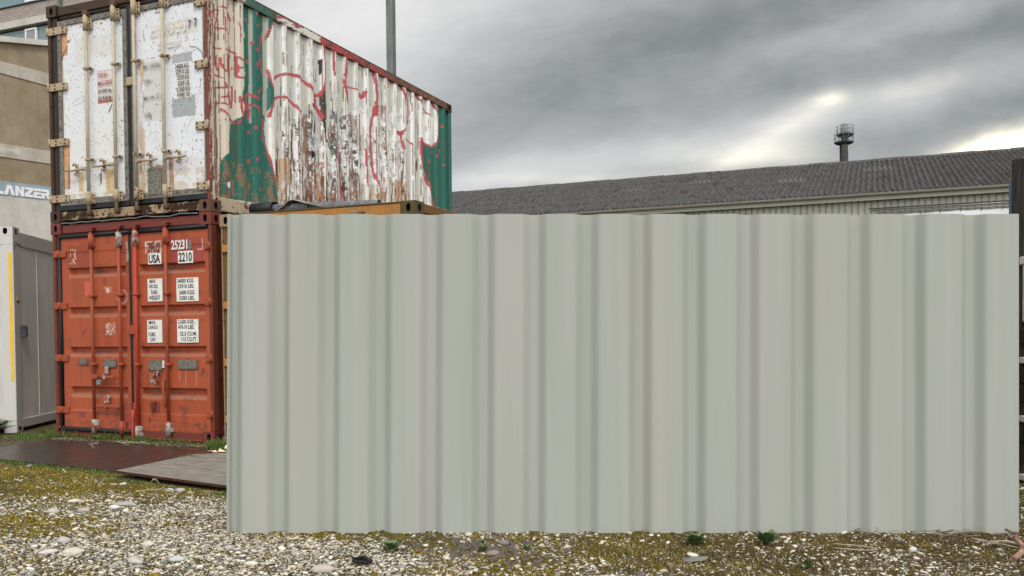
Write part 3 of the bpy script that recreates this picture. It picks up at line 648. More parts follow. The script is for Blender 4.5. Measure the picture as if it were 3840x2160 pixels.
    # peeling rust lines near the post
    for x, w_ in ((135, 12), (172, 9), (205, 6), (247, 9), (336, 10), (375, 5), (280, 5)):
        k = vnoise(U, V, 60, 6, int(x)) ; u0 = sp([(x, 600)])[0][0]
        p.mix((np.abs(U - u0 + (k - .5) * .03) < w_ * PXW * .55) * (vnoise(U, V, 2, 3, int(x) + 3) > .42) * .9, (.13, .05, .03))
    bot = (V < .62) & (U < 1.4); p.mix(bot * (vnoise(U, V, 18, 8, 20, 5, .7) > .60 - .12 * np.clip((.62 - V) / .5, 0, 1)) * .8, (.24, .13, .07))
    p.mix((np.hypot((U - sp([(255, 1860)])[0][0]) * 1.2, V - sp([(255, 1860)])[0][1]) < .035), (.7, .72, .74))
def rail_paint(p):
    U, V = p.U, p.V; a = lambda x: sp([(x, 400)])[0][0]
    # columns of the rail by traced x
    def at(x, y): return sp([(x, y)])[0][0]
    e = [(-9, CRM), (at(410, 0), (.05, .13, .10)), (at(740, 150), (.66, .65, .60)), (at(1160, 350), RD), (at(1560, 590), (.30, .07, .06)), (at(1880, 770), (.20, .09, .06))]
    for u0, c_ in e: p.mix((U > u0 + (vnoise(U, V, 20, 30, 7) - .5) * .15) * 1.0, c_)
    strokes(p, STROKES[:1] + [(40, [(900, 205), (935, 270)]), (26, [(1350, 500), (1400, 520)])], RD)
    p.mix((vnoise(U, V, 12, 25, 31, 5, .7) > .60 - .1 * (U > 3.8)) * .8, (.10, .055, .03)); p.mix((V > HW - .012 + (vnoise(U, V, 30, 1, 5) - .5) * .03), (.05, .035, .025))
M['green_post'] = rusty('weathered green post paint', (.03, .13, .105), .25, .3, .3)
M['brown_cast'] = rusty('brown rusted casting', (.11, .055, .035), .4, .5, .7, (.03, .02, .015), var=.5)
matsW = dict(post_rear=M['green_post'], cast_rear=M['rust_dark'], cast=M['brown_cast'], cast_l=M['rust_dark'], post_l=M['rust_dark'], post_r=M['rust_red'], header=M['rust_dark'], sill=M['sill'], brail=M['rust_sill'], wall=M['roofsteel'], roof=M['roofsteel'])
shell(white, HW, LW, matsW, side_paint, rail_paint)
# the side flange of the front right post, cream flaking paint
def post_paint(p):
    U, V = p.U, p.V; p.mix(np.ones(U.size), (.19, .05, .035)); p.mix((U > .045) * 1.0, (.45, .43, .42)); p.mix((U > .075) * 1.0, (.20, .06, .04))
    p.mix((vnoise(U, V, 60, 7, 41, 5, .7) > .55) * .85, (.55, .48, .40)); p.mix((vnoise(U, V, 50, 8, 43, 5, .7) > .62) * .9, (.09, .04, .03))
    strokes(p, STROKES, RD, .85)
grid_mesh('post_flange', np.linspace(0.0, .094, 12), np.linspace(.135, HW - .13, 220), lambda U, V: np.stack([np.full_like(U, W - .0005) - .02 * (U > .088), U, V], 1), M['graffiti'], white, post_paint)

# ---- white doors (local z = measured z - ZW)
def z(v): return v - ZW
def door_white(x0, x1, left):
    z0, z1 = z(2.797), z(5.012)
    def paint(p):
        U, V = p.U, p.V
        p.mix(np.ones(U.size), (.67, .70, .74)); p.mix(np.clip(vnoise(U, V, 2, 1.2, 3 if left else 4) * 4 - 2, 0, 1) * .3, (.70, .67, .58))
        p.mix(vnoise(U, V, 50, 30, 5, 4, .6) * .25 * (V < z(3.2)), (.55, .45, .30))
        top = V > z1 - .085 - .03 * vnoise(U, V, 20, 2, 61); p.mix(top * .0, (.1, .1, .1))
        if left:
            for (h0, h1) in ((z(3.0), z(3.6)), (z(4.6), z(4.9))):
                p.mix((U < .305) * (V > h0) * (V < h1) * (vnoise(U, V, 30, 4, 62) > .22) * .9, (.55, .25, .09)); p.mix((U < .305) * (V > h0) * (V < h1) * (vnoise(U, V, 50, 5, 63) > .62) * .8, (.25, .09, .04))
            p.mix((U < .222) * (vnoise(U, V, 30, 6, 64) > .35) * .9, (.52, .27, .11))
            p.mix((U < .27) * (U > .21) * (vnoise(U, V, 25, 3, 69) > .55) * .6, (.58, .42, .26))
            p.stroke([(.30, z(4.70)), (.225, z(4.60)), (.218, z(4.55))], .018, (.20, .07, .03)); p.stroke([(.325, z(4.76))], .035, (.10, .04, .03))
            p.rect(.418, 1.06, z(4.519), z(4.77), (.60, .58, .55), .55, .02); p.rect(.42, .66, z(4.45), z(4.55), (.60, .58, .55), .4, .02)
            lab = (.62, .60, .57)
            p.rect(.776, 1.06, z(3.97), z(4.346), (.66, .62, .60), .9); 
            for (a, b, c_, d) in ((.776, 1.06, z(4.336), z(4.346)), (.776, .786, z(3.97), z(4.346)), (1.05, 1.06, z(3.97), z(4.346))): p.rect(a, b, c_, d, (.45, .12, .08), .6)
            p.rect(.776, 1.06, z(3.97), z(4.040), (.50, .18, .12), .45, .03); p.rect(.776, 1.06, z(3.97), z(3.995), (.42, .12, .08), .9)
            for xx, wd in ((.48, .05), (.97, .09), (.90, .04)):
                p.mix((np.abs(U - xx - (vnoise(U, V, 8, 2, 65) - .5) * .05) < wd * (.5 + .5 * vnoise(U, V, 3, 8, 66))) * (V < z(3.18)) * (V > z(2.9)) * .75, (.55, .36, .12))
            p.rect(.315, .52, z(2.86), z(2.955), (.72, .70, .68), .9)
            p.stroke([(.80, z(3.15)), (.795, z(3.03))], .022, (.16, .05, .03)); p.stroke([(.99, z(3.93)), (.95, z(3.86))], .02, (.14, .07, .04))
            p.stroke([(.35, z(4.02)), (.5, z(4.07)), (.62, z(4.09))], .006, (.3, .25, .2)); p.stroke([(.38, z(3.98)), (.6, z(4.03))], .005, (.3, .25, .2))
            p.mix((vnoise(U, V, 35, 20, 67, 4) > .66) * (V > z1 - .12) * .9, (.25, .12, .06)); p.mix((vnoise(U, V, 9, 9, 76, 4) > .5) * (V < z0 + .14) * .6, (.48, .36, .22))
        else:
            p.rect(1.917, 2.20, z(4.29), z(4.40), (.33, .36, .37), .9, .03); p.rect(1.90, 2.23, z(3.686), z(3.918), (.31, .35, .36), .95, .03)
            p.rect(1.925, 2.185, z(3.90), z(4.30), (.72, .72, .70), .9)
            p.rect(1.49, 1.791, z(3.68), z(4.37), (.52, .52, .50), .6, .01); p.rect(1.49, 1.79, z(3.68), z(4.37), (.58, .58, .57), .5, .0)
            for q in range(16): p.stroke([(1.5, z(3.72 + q * .04)), (1.79, z(3.71 + q * .04))], .004, (.62, .62, .6), .8)
            p.rect(1.60, 2.28, z(4.60), z(4.76), (.60, .57, .51), .6, .02); p.rect(1.86, 2.28, z(4.66), z(4.78), (.58, .54, .47), .6, .02); p.rect(1.70, 2.06, z(4.46), z(4.58), (.60, .57, .52), .5, .02)
            p.rect(1.515, 1.765, z(2.80), z(3.165), (.22, .10, .05), .8, .05)
            p.stroke([(2.16, z(4.46)), (2.25, z(4.44)), (2.33, z(4.38)), (2.36, z(4.28))], .012, (.16, .08, .05)); p.stroke([(2.30, z(4.15)), (2.31, z(4.0)), (2.25, z(3.8)), (2.12, z(3.55))], .006, (.4, .3, .2))
            p.mix((np.abs(U - 1.445) < .04) * (V < z(4.4)) * (vnoise(U, V, 30, 5, 68) > .45) * .8, (.55, .35, .2)); p.mix((np.abs(U - 1.87) < .035) * (V < z(3.25)) * (vnoise(U, V, 30, 5, 70) > .4) * .85, (.35, .16, .07))
            p.stroke([(1.49, z(4.74)), (1.50, z(4.60))], .010, (.3, .15, .1)); p.stroke([(2.31, z(3.40))], .02, (.2, .07, .04)); p.stroke([(2.24, z(3.40))], .025, (.3, .12, .08))
            p.mix((vnoise(U, V, 35, 20, 77, 4) > .63) * (V > z1 - .12) * .9, (.25, .12, .06)); p.mix((vnoise(U, V, 9, 9, 78, 4) > .45) * (V < z(3.1)) * .5, (.50, .38, .24))
        # scratches and chips
        rs = np.random.RandomState(11 if left else 12)
        for q in range(34):
            a, b = x0 + .1 + rs.rand() * (x1 - x0 - .15), z0 + .1 + rs.rand() * (z1 - z0 - .2); r = .006 + .006 * rs.rand()
            if rs.rand() < .6: p.stroke([(a, b), (a + (rs.rand() - .5) * .02, b + (rs.rand() - .3) * .05)], r, (.13, .08, .06), .8)
            else: p.stroke([(a, b), (a + (rs.rand() - .5) * .16, b + (rs.rand() - .5) * .16)], .005, (.28, .24, .2), .7)
        p.mix((vnoise(U, V, 45, 45, 13 if left else 14, 3, .6) > .755) * .9, (.20, .10, .06))
    A = np.linspace(x0 + .0, x1, int((x1 - x0) / .0085)); B = np.linspace(z0, z1, 250)
    d = grid_mesh('door', A, B, lambda U, V: np.stack([U, .018 + (vnoise(U, V, 2.2, 2.2, 71) - .5) * .012, V], 1), M['door_white'], white, paint)
    bm = MB(); yb = .002
    fw = .058
    for a in ((x0, x1, z1 - fw, z1), (x0, x1, z0, z0 + .072), (x0, x0 + (fw if left else fw), z0 + .072, z1 - fw), (x1 - (fw if left else .022), x1, z0 + .072, z1 - fw)): bm.box(a[0], a[1], yb, yb + .02, a[2], a[3], .003)
    bm.cur = 1; n = 16
    for i in range(n):
        zz = z0 + .12 + i * (z1 - z0 - .22) / (n - 1)
        for xx in ((x0 + .03, x1 - .028) if left else (x0 + .028,)): bm.disc((xx, yb + .001, zz), (0, -1, 0), .0085, .005, 6)
    for i in range(9):
        xx = x0 + .06 + i * (x1 - x0 - .12) / 8
        bm.disc((xx, yb + .001, z1 - .032), (0, -1, 0), .0085, .005, 6); bm.disc((xx, yb + .001, z0 + .035), (0, -1, 0), .0085, .005, 6)
    bm.build('door_frame', [M['alu'], M['rivet']], d)
    return d
dl = door_white(.154, 1.244, True); dr = door_white(1.311, 2.384, False)
g = MB(); g.box(.100, .154, .012, .05, z(2.735), z(5.06)); g.build('gasket', M['rubber'], dl)
for pr_, bb_ in ((dl, (1.244, 1.311, .016, .05, z(2.735), z(5.06))), (dl, (.154, 1.243, .004, .05, z(2.737), z(2.7965))), (dr, (1.312, 2.39, .004, .05, z(2.742), z(2.7965))), (dr, (.154, 2.39, .04, .06, z(5.0125), z(5.075)))): onebox('gasket', M['rubber'], pr_, *bb_, c=.005)
def hw(par, x0, x1, zc, side, mat=M['keeper']):
    rx = [x0 + .36 * (x1 - x0), x0 + .86 * (x1 - x0)] if side < 0 else [x0 + .14 * (x1 - x0), x0 + .64 * (x1 - x0)]
    hinge(par, x0, x1, zc - .045, zc + .045, side, mat, -.012, [(a, zc + s_ * .024) for a in rx for s_ in (-1, 1)] )
for zc in (z(4.90), z(4.23), z(3.563), z(2.885)): hw(dl, .010, .307, zc, -1)
for zc in (z(4.925), z(4.238), z(3.56), z(2.885)): hw(dr, 2.250, 2.430, zc, 1)
def rod_white(par, x, side, mat, zt, hz, dirn, extra=M['keeper']):
    m = MB(); m.tube([(x, -.034, z(2.70)), (x, -.034, zt)], .0195, 12); rd = m.build('locking_bar', mat, par)
    for za, zb in ((z(2.775), z(2.93)), (zt - .18, zt - .02)):
        k = MB()
        k.tube([(x, -.034, za), (x, -.034, zb)], .030, 12); k.box(x + .02, x + .075, -.022, .004, za + .015, zb - .02, .006)
        for q in (za + .035, (za + zb) / 2, zb - .04): k.cur = 1; k.disc((x + .058, -.021, q), (0, -1, 0), .011, .006, 8); k.cur = 0
        k.build('keeper', [extra, M['rivet']], rd)
    for zc in (z(4.382), z(3.31)):
        k = MB(); k.box(x - .027, x + .035, -.062, -.004, zc - .016, zc + .016, .006); k.box(x + .03, x + .078, -.02, .004, zc - .018, zc + .018, .006); k.cur = 1; k.disc((x + .055, -.02, zc), (0, -1, 0), .013, .008, 8); k.cur = 0; k.build('bracket', [extra, M['rivet']], rd)
    onebox('cam', M['brown_cast'], rd, x - .045, x + .03, -.05, .02, zt - .01, zt + .055, c=.012); onebox('cam', M['brown_cast'], rd, x - .03, x + .035, -.055, .0, z(2.655), z(2.715), c=.012)
    h = MB(); x1 = x + dirn * .335
    h.box(*sorted((x + dirn * .015, x + dirn * .09)), -.058, -.03, hz - .02, hz + .022, .005)
    h.tube([(x + dirn * .05, -.052, hz), (x + dirn * .14, -.058, hz - .004), (x + dirn * .22, -.062, hz - .010), (x1, -.06, hz - .004)], .0135, 8)
    xm = x + dirn * .20
    h.box(xm - .022, xm + .022, -.03, -.002, hz - .03, hz + .075, .01); h.tube([(xm - .03, -.045, hz + .05), (xm + .005, -.055, hz + .075), (xm + .02, -.04, hz + .045)], .012, 8)
    pts = [(xm + .022 * math.cos(a), -.035, hz - .035 + .03 * math.sin(a)) for a in np.linspace(math.pi, 2 * math.pi, 8)]; h.tube(pts, .008, 6)
    h.build('handle', M['keeper'], rd); return rd
rod_white(dl, .655, -1, M['white_rods'], z(5.01), z(3.205), -1); rod_white(dl, 1.088, -1, M['white_rods'], z(5.06), z(3.222), -1)
rod_white(dr, 1.398, 1, M['white_rods'], z(5.09), z(3.228), 1); rod_white(dr, 1.822, 1, M['white_rods'], z(5.10), z(3.230), 1)
onebox('latch', M['keeper'], dl, 1.245, 1.345, -.016, .0, z(4.115), z(4.215), c=.012)
m = MB(); m.box(1.539, 1.738, -.004, .006, z(2.832), z(3.137), .003); pl = m.build('data_plate', M['plate'], dr)
lettering(dr, [('- -- --- -- -', 1.56, 1.715, z(3.09), z(3.10)), ('---- -- ------', 1.555, 1.72, z(3.045), z(3.055)), ('--- ---- --', 1.57, 1.71, z(3.0), z(3.01)), ('-- ------ ---', 1.56, 1.715, z(2.95), z(2.96))], M['letter_faded'], 'plate_marks', -.0055)
LY = -.001
lettering(dl, [('TESTED', .802, .942, z(4.268), z(4.312)), ('MAX.GROSS', .802, 1.035, z(4.172), z(4.225))], M['letter_red'], 'lettering', LY)
lettering(dl, [('24.000 kg', .806, 1.005, z(4.075), z(4.128)), ('52 910 lb', .806, 1.0, z(3.99), z(4.045))], M['letter_black'], 'lettering', LY)
lettering(dr, [('24000 KG', 1.965, 2.160, z(4.225), z(4.278)), ('529 0 LB', 1.975, 2.160, z(4.160), z(4.212)), ('2370 KG', 2.0, 2.165, z(4.095), z(4.147)), ('5269 LB', 2.0, 2.165, z(4.030), z(4.082)), ('21560 KG', 1.982, 2.172, z(3.967), z(4.018)), ('47641 LB', 1.988, 2.168, z(3.907), z(3.956))], M['letter_black'], 'lettering', LY)
lettering(dr, [('7', 2.168, 2.205, z(4.655), z(4.745), .01), ('7', 2.250, 2.290, z(4.665), z(4.752), .01)], M['letter_navy'], 'lettering', LY)
lettering(dr, [('MA  GROSS', 1.50, 1.74, z(4.285), z(4.330)), ('TARE', 1.50, 1.61, z(4.118), z(4.160)), ('MA  W  O  D', 1.50, 1.79, z(3.925), z(3.970)), ('CUBE', 1.50, 1.60, z(3.735), z(3.780))], M['letter_faded'], 'lettering', LY)
lettering(dr, [('C  U  3 2 3', 1.61, 2.13, z(4.635), z(4.72)), ('D   2210', 1.72, 2.04, z(4.48), z(4.56))], M['label'], 'lettering', LY)

# ================================================================== red container below
HR = 2.588
red = thing('shipping_container', 'orange red steel shipping container with white weight stickers, standing on the ground', 'container', (-W, 0, 0), 0, 'stacked shipping containers')
matsR = dict(cast=M['maroon'], cast_l=M['maroon'], post_l=M['red_post'], post_r=M['red_post'], header=M['maroon'], sill=M['maroon'], wall=M['red_post'], roof=M['roofsteel'])
shell(red, HR, 6.06, matsR)
m = MB()   # dented, wavy roof lip above the doors
for i in range(26):
    x = .17 + i * .084; zz = HR + .004 + .010 * math.sin(i * .9) * (i > 14) + .004 * math.sin(i * 2.1)
    m.v += [(x, -.012, zz), (x, .10, zz), (x, .10, zz - .006), (x, -.012, zz - .012)]
    if i:
        b = 4 * i
        for q in range(4): m.face([b - 4 + q, b + q, b + (q + 1) % 4, b - 4 + (q + 1) % 4])
m.build('roof_lip', M['galv'], red)
TROUGH = [(2.045, 1.925), (1.570, 1.445), (1.092, .973), (.616, .487)]
def trough_depth(V):
    d = np.zeros_like(V)
    for a, b in TROUGH:
        t = np.clip((a - V) / .012, 0, 1) * np.clip((V - b) / .048, 0, 1); d = np.maximum(d, t)
    return d * .050
def door_ribbed(parent, x0, x1, z0, z1, mat, colr, left, seed, ribx):
    def pos(U, V):
        edge = np.clip((U - ribx[0]) / .012, 0, 1) * np.clip((ribx[1] - U) / .012, 0, 1)
        return np.stack([U, .010 + trough_depth(V) * edge + (vnoise(U, V, 2.5, 2.5, seed) - .5) * .010 + .012 * ((V < z0 + .21) | (V > z1 - .16)) * 0 - .006 * ((V > z1 - .17) | (V < z0 + .21)), V], 1)
    def paint(p):
        U, V = p.U, p.V; p.mix(np.ones(U.size), colr)
        p.mix(np.clip(vnoise(U, V, 1.5, 1.1, seed + 1) * 5 - 2.3, 0, 1) * .3, (colr[0] * 1.12, colr[1] * 1.4, colr[2] * 1.8)); p.mix(np.clip(vnoise(U, V, 9, 1.2, seed + 15, 5, .7) * 5 - 2.7, 0, 1) * .40, (colr[0] * .42, colr[1] * .5, colr[2] * .6)); p.mix(np.clip(vnoise(U, V, 5, 5, seed + 16, 5, .75) * 8 - 4.9, 0, 1) * .6, (.10, .045, .03)); p.mix(vnoise(U, V, 30, 2, seed + 2) * .25, (colr[0] * .7, colr[1] * .65, colr[2] * .7))
        for a, b in TROUGH:   # dust lying on the sloping ledge of each trough
            k = np.clip((V - b) / .01, 0, 1) * np.clip((b + .045 - V) / .02, 0, 1) * (U > ribx[0]) * (U < ribx[1]); p.mix(k * (.35 + .6 * vnoise(U, V, 6, 10, seed + 3)), (.20, .15, .11))
            if seed < 50: p.mix((np.abs(V - b - .06) < .03 * vnoise(U, V, 4, 4, seed + 9)) * (np.abs(U - (x0 + x1) / 2 - .05) < .12) * .5, (.10, .06, .045))
        if seed < 50 and left:
            p.rect(.252, .649, 2.037, 2.310, (.27, .055, .030), .8); p.mix((U > .28) * (U < .38) * (V > 2.09) * (V < 2.27) * (vnoise(U, V, 60, 60, 81) > .58), (.62, .45, .38))
            p.rect(.512, .616, 1.715, 1.866, (.56, .11, .075)); p.rect(.833, .936, 1.727, 1.804, (.45, .17, .12), .8, .02); p.mix((U > .83) * (U < .93) * (V > 1.73) * (V < 1.80) * (vnoise(U, V, 50, 50, 82) > .6), (.65, .5, .45))
            p.rect(.829, .979, 1.228, 1.377, (.38, .13, .09), .9, .01); p.mix((U > .835) * (U < .975) * (V > 1.235) * (V < 1.372) * (vnoise(U, V, 70, 70, 83) > .56), (.66, .52, .46))
            p.rect(.405, .515, 1.20, 1.40, (.33, .06, .04), .45, .02); p.stroke([(.46, 1.23), (.49, 1.27), (.53, 1.31)], .016, (.10, .04, .03))
            p.rect(.384, .498, .244, .311, (.22, .045, .045), .85, .02); p.rect(.95, 1.2, .13, .42, (.25, .055, .05), .5, .12)
            p.stroke([(.415, .86), (.42, .60)], .010, (.12, .05, .04), .6); p.stroke([(.54, .86), (.54, .84)], .02, (.12, .05, .04), .6)
            for xx in (.45, .56, .60): p.stroke([(xx, .48), (xx + .005, .36)], .010, (.16, .05, .03), .6)
            p.stroke([(.38, 1.04), (.46, 1.035), (.44, 1.0)], .014, (.16, .05, .03), .7)
            p.mix((np.hypot(U - 1.10, V - 1.68) < .085) * (np.hypot(U - 1.10, V - 1.68) > .068) * .8, (.55, .5, .48)); p.rect(1.01, 1.2, 1.58, 1.85, (.28, .05, .04), .4, .1); p.rect(1.18, 1.215, 2.1, 2.32, (.30, .30, .33), .7, .03)
            p.mix((V < .22) * (vnoise(U, V, 20, 22, 84, 5, .7) > .56) * .6, (.17, .06, .035)); p.stroke([(.25, .30), (.7, .29), (1.19, .285)], .007, (.10, .04, .03), .8); p.stroke([(.25, 2.315), (1.19, 2.345)], .006, (.18, .05, .03), .7)
        elif seed < 50:
            p.rect(1.851, 2.322, 2.036, 2.322, (.30, .055, .045), .85); p.rect(1.471, 1.716, 2.165, 2.309, (.60, .48, .42), .95); p.mix((U > 1.473) * (U < 1.714) * (V > 2.167) * (V < 2.307) * (vnoise(U, V, 45, 45, 85) > .52), (.33, .08, .05))
            for q in ((2.225, 2.305, 2.180, 2.184), (2.225, 2.305, 2.305, 2.309), (2.225, 2.229, 2.18, 2.309), (2.301, 2.305, 2.18, 2.309)): p.rect(q[0], q[1] + .002, q[2], q[3] + .004, (.65, .5, .45), .8)
            p.rect(1.492, 1.649, .310, .461, (.22, .045, .045), .85, .03); p.stroke([(1.49, .35 - .09), (1.50, .22)], .022, (.10, .03, .02), .8); p.stroke([(1.485, .24), (1.48, .13)], .012, (.10, .03, .02), .8)
            for xx in (1.51, 1.55, 1.60, 1.66): p.stroke([(xx, .80), (xx, .66 + .05 * math.sin(xx * 40))], .008, (.45, .33, .28), .6)
            for xx in (1.94, 2.03, 2.18): p.stroke([(xx, .82), (xx + .004, .65)], .008, (.45, .33, .28), .6)
            p.mix((np.abs(V - 1.99) < .035) * (np.abs(U - 1.70) < .10) * (vnoise(U, V, 6, 8, 86) > .4) * .6, (.15, .08, .06)); p.mix((np.abs(V - .55) < .03) * (np.abs(U - 1.60) < .14) * (vnoise(U, V, 6, 8, 87) > .4) * .4, (.15, .08, .06))
            p.stroke([(2.28, .83), (2.28, .80)], .03, (.10, .03, .02), .8); p.stroke([(2.24, 1.30)], .03, (.15, .05, .03), .8); p.stroke([(1.76, 1.33)], .03, (.15, .05, .03), .8)
            p.mix((V < .19) * (vnoise(U, V, 20, 22, 88, 5, .7) > .53) * .65, (.17, .06, .035)); p.stroke([(1.38, .245), (1.9, .225), (2.32, .20)], .007, (.10, .04, .03), .8)
            p.stroke([(1.42, 1.2), (1.46, 1.15), (1.48, 1.12)], .02, (.45, .05, .04), .5)
    A = np.linspace(x0, x1, int((x1 - x0) / .010)); B = np.unique(np.concatenate([np.linspace(z0, z1, 230)] + [np.array([a, a - .013, b, b + .05]) for a, b in TROUGH]))
    return grid_mesh('door', A, B, pos, mat, parent, paint)
def doors_red(t, mat, colr, rodm, hm, hdr, seed, dense=True):
    a = door_ribbed(t, .144, 1.216, .118, 2.405, mat, colr, True, seed, (.255, 1.165)); b = door_ribbed(t, 1.260, 2.385, .108, 2.405, mat, colr, False, seed, (1.375, 2.330))
    for P0, P1, r_ in (((.118, .004, .10), (.118, .004, 2.43), .022), ((.13, .0, .100), (1.22, .0, .092), .028), ((.13, .0, 2.425), (1.236, .0, 2.428), .026)): g = MB(); g.tube([P0, P1], r_, 8); g.build('gasket', M['rubber'], a)
    onebox('gasket', M['rubber'], b, 1.216, 1.260, .002, .05, .09, 2.43, c=.008); g = MB(); g.tube([(1.24, .0, 2.428), (2.38, .0, 2.435)], .026, 8); g.build('gasket', M['rubber'], b)
    for zc in (2.216, 1.59, .958, .328):
        for par, x0, x1, sd_ in ((a, .022, .232, -1), (b, 2.335, 2.432, 1)):
            m = MB(); m.box(x0, x1, -.012, .004, zc - .040, zc + .040, .005); xk = x0 + .095 if sd_ < 0 else x1 - .018
            m.tube([(xk, -.014, zc - .045), (xk, -.014, zc + .045)], .015, 8); m.build('hinge', hm, par)
    rods = []
    for i, (x, par, zb) in enumerate(((.668, a, .09), (1.100, a, .08), (1.352, b, .03), (1.805, b, .09))):
        m = MB(); r = .0185 if i != 2 else .022
        m.tube([(x, -.030, zb), (x, -.030, 2.46)], r, 12); rd = m.build('locking_bar', M['red_bright'] if (i == 2 and seed < 50) else rodm, par); rods.append(rd)
        k = MB(); k.tube([(x, -.030, 2.26), (x, -.030, 2.43)], .030, 12); k.box(x - .038, x + .036, -.03, .004, 2.28, 2.41, .005); k.build('keeper', M['keeper2'] if seed < 50 and i in (1, 2) else hm, rd)
        for zc in (1.70, .885): onebox('bracket', hm, rd, x - .034, x + .042, -.058, .004, zc - .018, zc + .018, c=.008)
        k = MB(); k.tube([(x, -.032, zb - .02), (x, -.032, zb + .14)], .032 if i != 2 else .036, 12); k.box(x - .03, x + .05, -.03, .004, zb + .02, zb + .13, .005); k.build('shoe', M['keeper2'] if seed < 50 and i in (0, 2, 3) else hm, rd)
        k = MB(); k.box(x - .045, x + .035, -.055, .0, 2.455, 2.50, .012); k.box(x - .012, x + .05, -.05, .0, 2.49, 2.515, .008); k.build('cam', hdr, rd)
    return a, b, rods
def patchy(name, a, b):
    m, k, bs = newmat(name); v = k.coords(); c = k.mix(k.step(k.noise(16, 5, .6, v), .45, .52), a, b); c = k.mix(k.step(k.noise(24, 5, .7, v), .6, .65), c, (.10, .04, .02)); finish(k, bs, c, .6); return m
M['keeper2'] = patchy('red paint worn to white primer', (.26, .055, .030), (.32, .32, .30))
ra, rb, rods = doors_red(red, M['door_red'], (.375, .078, .030), M['red_rod'], M['red_rod'], M['maroon'], 21)
def handle_red(par, x, zc, dx, pad=True):
    h = MB(); x1 = x + dx; a, b = sorted((x + .01, x1)); h.box(a, b, -.062, -.036, zc - .018, zc + .018, .006); h.box(*sorted((x - .01, x + math.copysign(.05, dx))), -.068, -.03, zc - .028, zc + .028, .006)
    xm = x + dx * .57; h.cur = 0; h.build('handle', M['red_rod'], par)
    k = MB(); k.box(xm - .016, xm + .016, -.07, -.03, zc - .03, zc + .06, .008); k.disc((xm, -.004, zc + .10), (0, -1, 0), .026, .03, 10); k.box(xm - .022, xm + .022, -.03, .0, zc + .03, zc + .11, .01)
    k.build('catch', M['keeper2'], par)
handle_red(rods[0], .675, .735, .335); handle_red(rods[1], 1.085, .392, -.36)
k = MB(); k.tube([(1.79, -.045, .75), (1.762, -.06, .70), (1.765, -.062, .60), (1.785, -.065, .50), (1.80, -.06, .40)], .016, 8); k.box(1.75, 1.80, -.06, -.03, .70, .76, .01); k.build('handle', M['red_rod'], rods[3])
k = MB(); k.box(1.27, 1.32, -.03, .0, .36, .44, .006); k.tube([(1.30, -.045, .36), (1.292, -.05, .26), (1.295, -.06, .12), (1.305, -.06, -.0)], .020, 8); k.build('handle', M['red_bright'], rods[2])
k = MB(); k.disc((1.635, -.0, .79), (0, -1, 0), .022, .03, 10); k.tube([(1.635, -.035, .79), (1.62, -.045, .745), (1.585, -.045, .70), (1.578, -.045, .655)], .011, 6)
k.tube([(1.635 + .03 * math.cos(a), -.03, .715 + .055 * math.sin(a)) for a in np.linspace(0, 2 * math.pi, 14)], .009, 6, False); k.build('catch', M['keeper2'], rb)
k = MB(); k.tube([(1.578 + .022 * math.cos(a), -.03, .40 + .055 * math.sin(a)) for a in np.linspace(0, 2 * math.pi, 14)], .010, 6, False); k.disc((1.578, 0, .44), (0, -1, 0), .018, .03, 8); k.build('catch', M['maroon'], rb)
m = MB(); m.box(1.205, 1.285, -.02, .002, 1.235, 1.335, .006); m.box(1.265, 1.335, -.028, .002, 1.235, 1.345, .004); m.build('latch', M['red_rod'], rb)
for par, x0, x1, z0_, z1_ in ((ra, .403, .541, .878, .952), (ra, .799, .996, .848, .944), (rb, 1.497, 1.697, .816, .936), (rb, 1.930, 2.213, .834, .937)):
    m = MB(); m.box(x0, x1, -.006, .008, z0_, z1_, .002)
    for cx_ in (x0 + .012, x1 - .012):
        for cz_ in (z0_ + .012, z1_ - .012): m.cur = 1; m.disc((cx_, -.005, cz_), (0, -1, 0), .007, .004, 6); m.cur = 0
    pp = m.build('data_plate', [M['plate'], M['rivet']], par)
    lettering(pp, [('-- - --- -- ---', x0 + .03, x1 - .03, z0_ + (z1_ - z0_) * q, z0_ + (z1_ - z0_) * q + .006) for q in (.3, .5, .7)], M['letter_faded'], 'plate_marks', -.0075)
onebox('sticker', M['label'], rb, 1.703, 1.732, -.004, .006, .850, .932)
for nm, (x0, x1, z0_, z1_) in dict(a=(1.517, 1.713, 2.040, 2.165), b=(1.958, 2.173, 2.036, 2.172), c=(1.503, 1.721, 1.613, 1.874), d=(1.929, 2.243, 1.602, 1.870), e=(1.486, 1.706, 1.137, 1.400), f=(1.928, 2.232, 1.136, 1.400)).items():
    onebox('sticker', M['label'], rb, x0, x1, -.001, .007, z0_, z1_)
TY = -.0025
lettering(rb, [('USA', 1.528, 1.700, 2.052, 2.152, .012), ('2210', 1.970, 2.160, 2.050, 2.158, .008),
    ('MAX', 1.535, 1.628, 1.822, 1.868), ('GROSS', 1.522, 1.655, 1.764, 1.808), ('TARE', 1.548, 1.648, 1.695, 1.740), ('WEIGHT', 1.520, 1.690, 1.628, 1.680),
    ('24000 KGS.', 1.940, 2.185, 1.812, 1.860), ('52910 LBS.', 1.952, 2.185, 1.752, 1.798), ('2400 KGS.', 1.968, 2.192, 1.680, 1.727), ('5300 LBS.', 1.972, 2.188, 1.618, 1.664),
    ('MAX', 1.512, 1.615, 1.350, 1.392), ('CARGO', 1.500, 1.642, 1.294, 1.336), ('CUBIC', 1.502, 1.615, 1.210, 1.256), ('CAP.', 1.525, 1.612, 1.152, 1.196),
    ('21600 KGS.', 1.940, 2.180, 1.350, 1.395), ('47610 LBS.', 1.945, 2.178, 1.290, 1.336), ('32.5 CU.M.', 1.972, 2.210, 1.214, 1.260), ('115 CU.FT.', 1.990, 2.218, 1.150, 1.198)], M['letter_black'], 'lettering', TY)
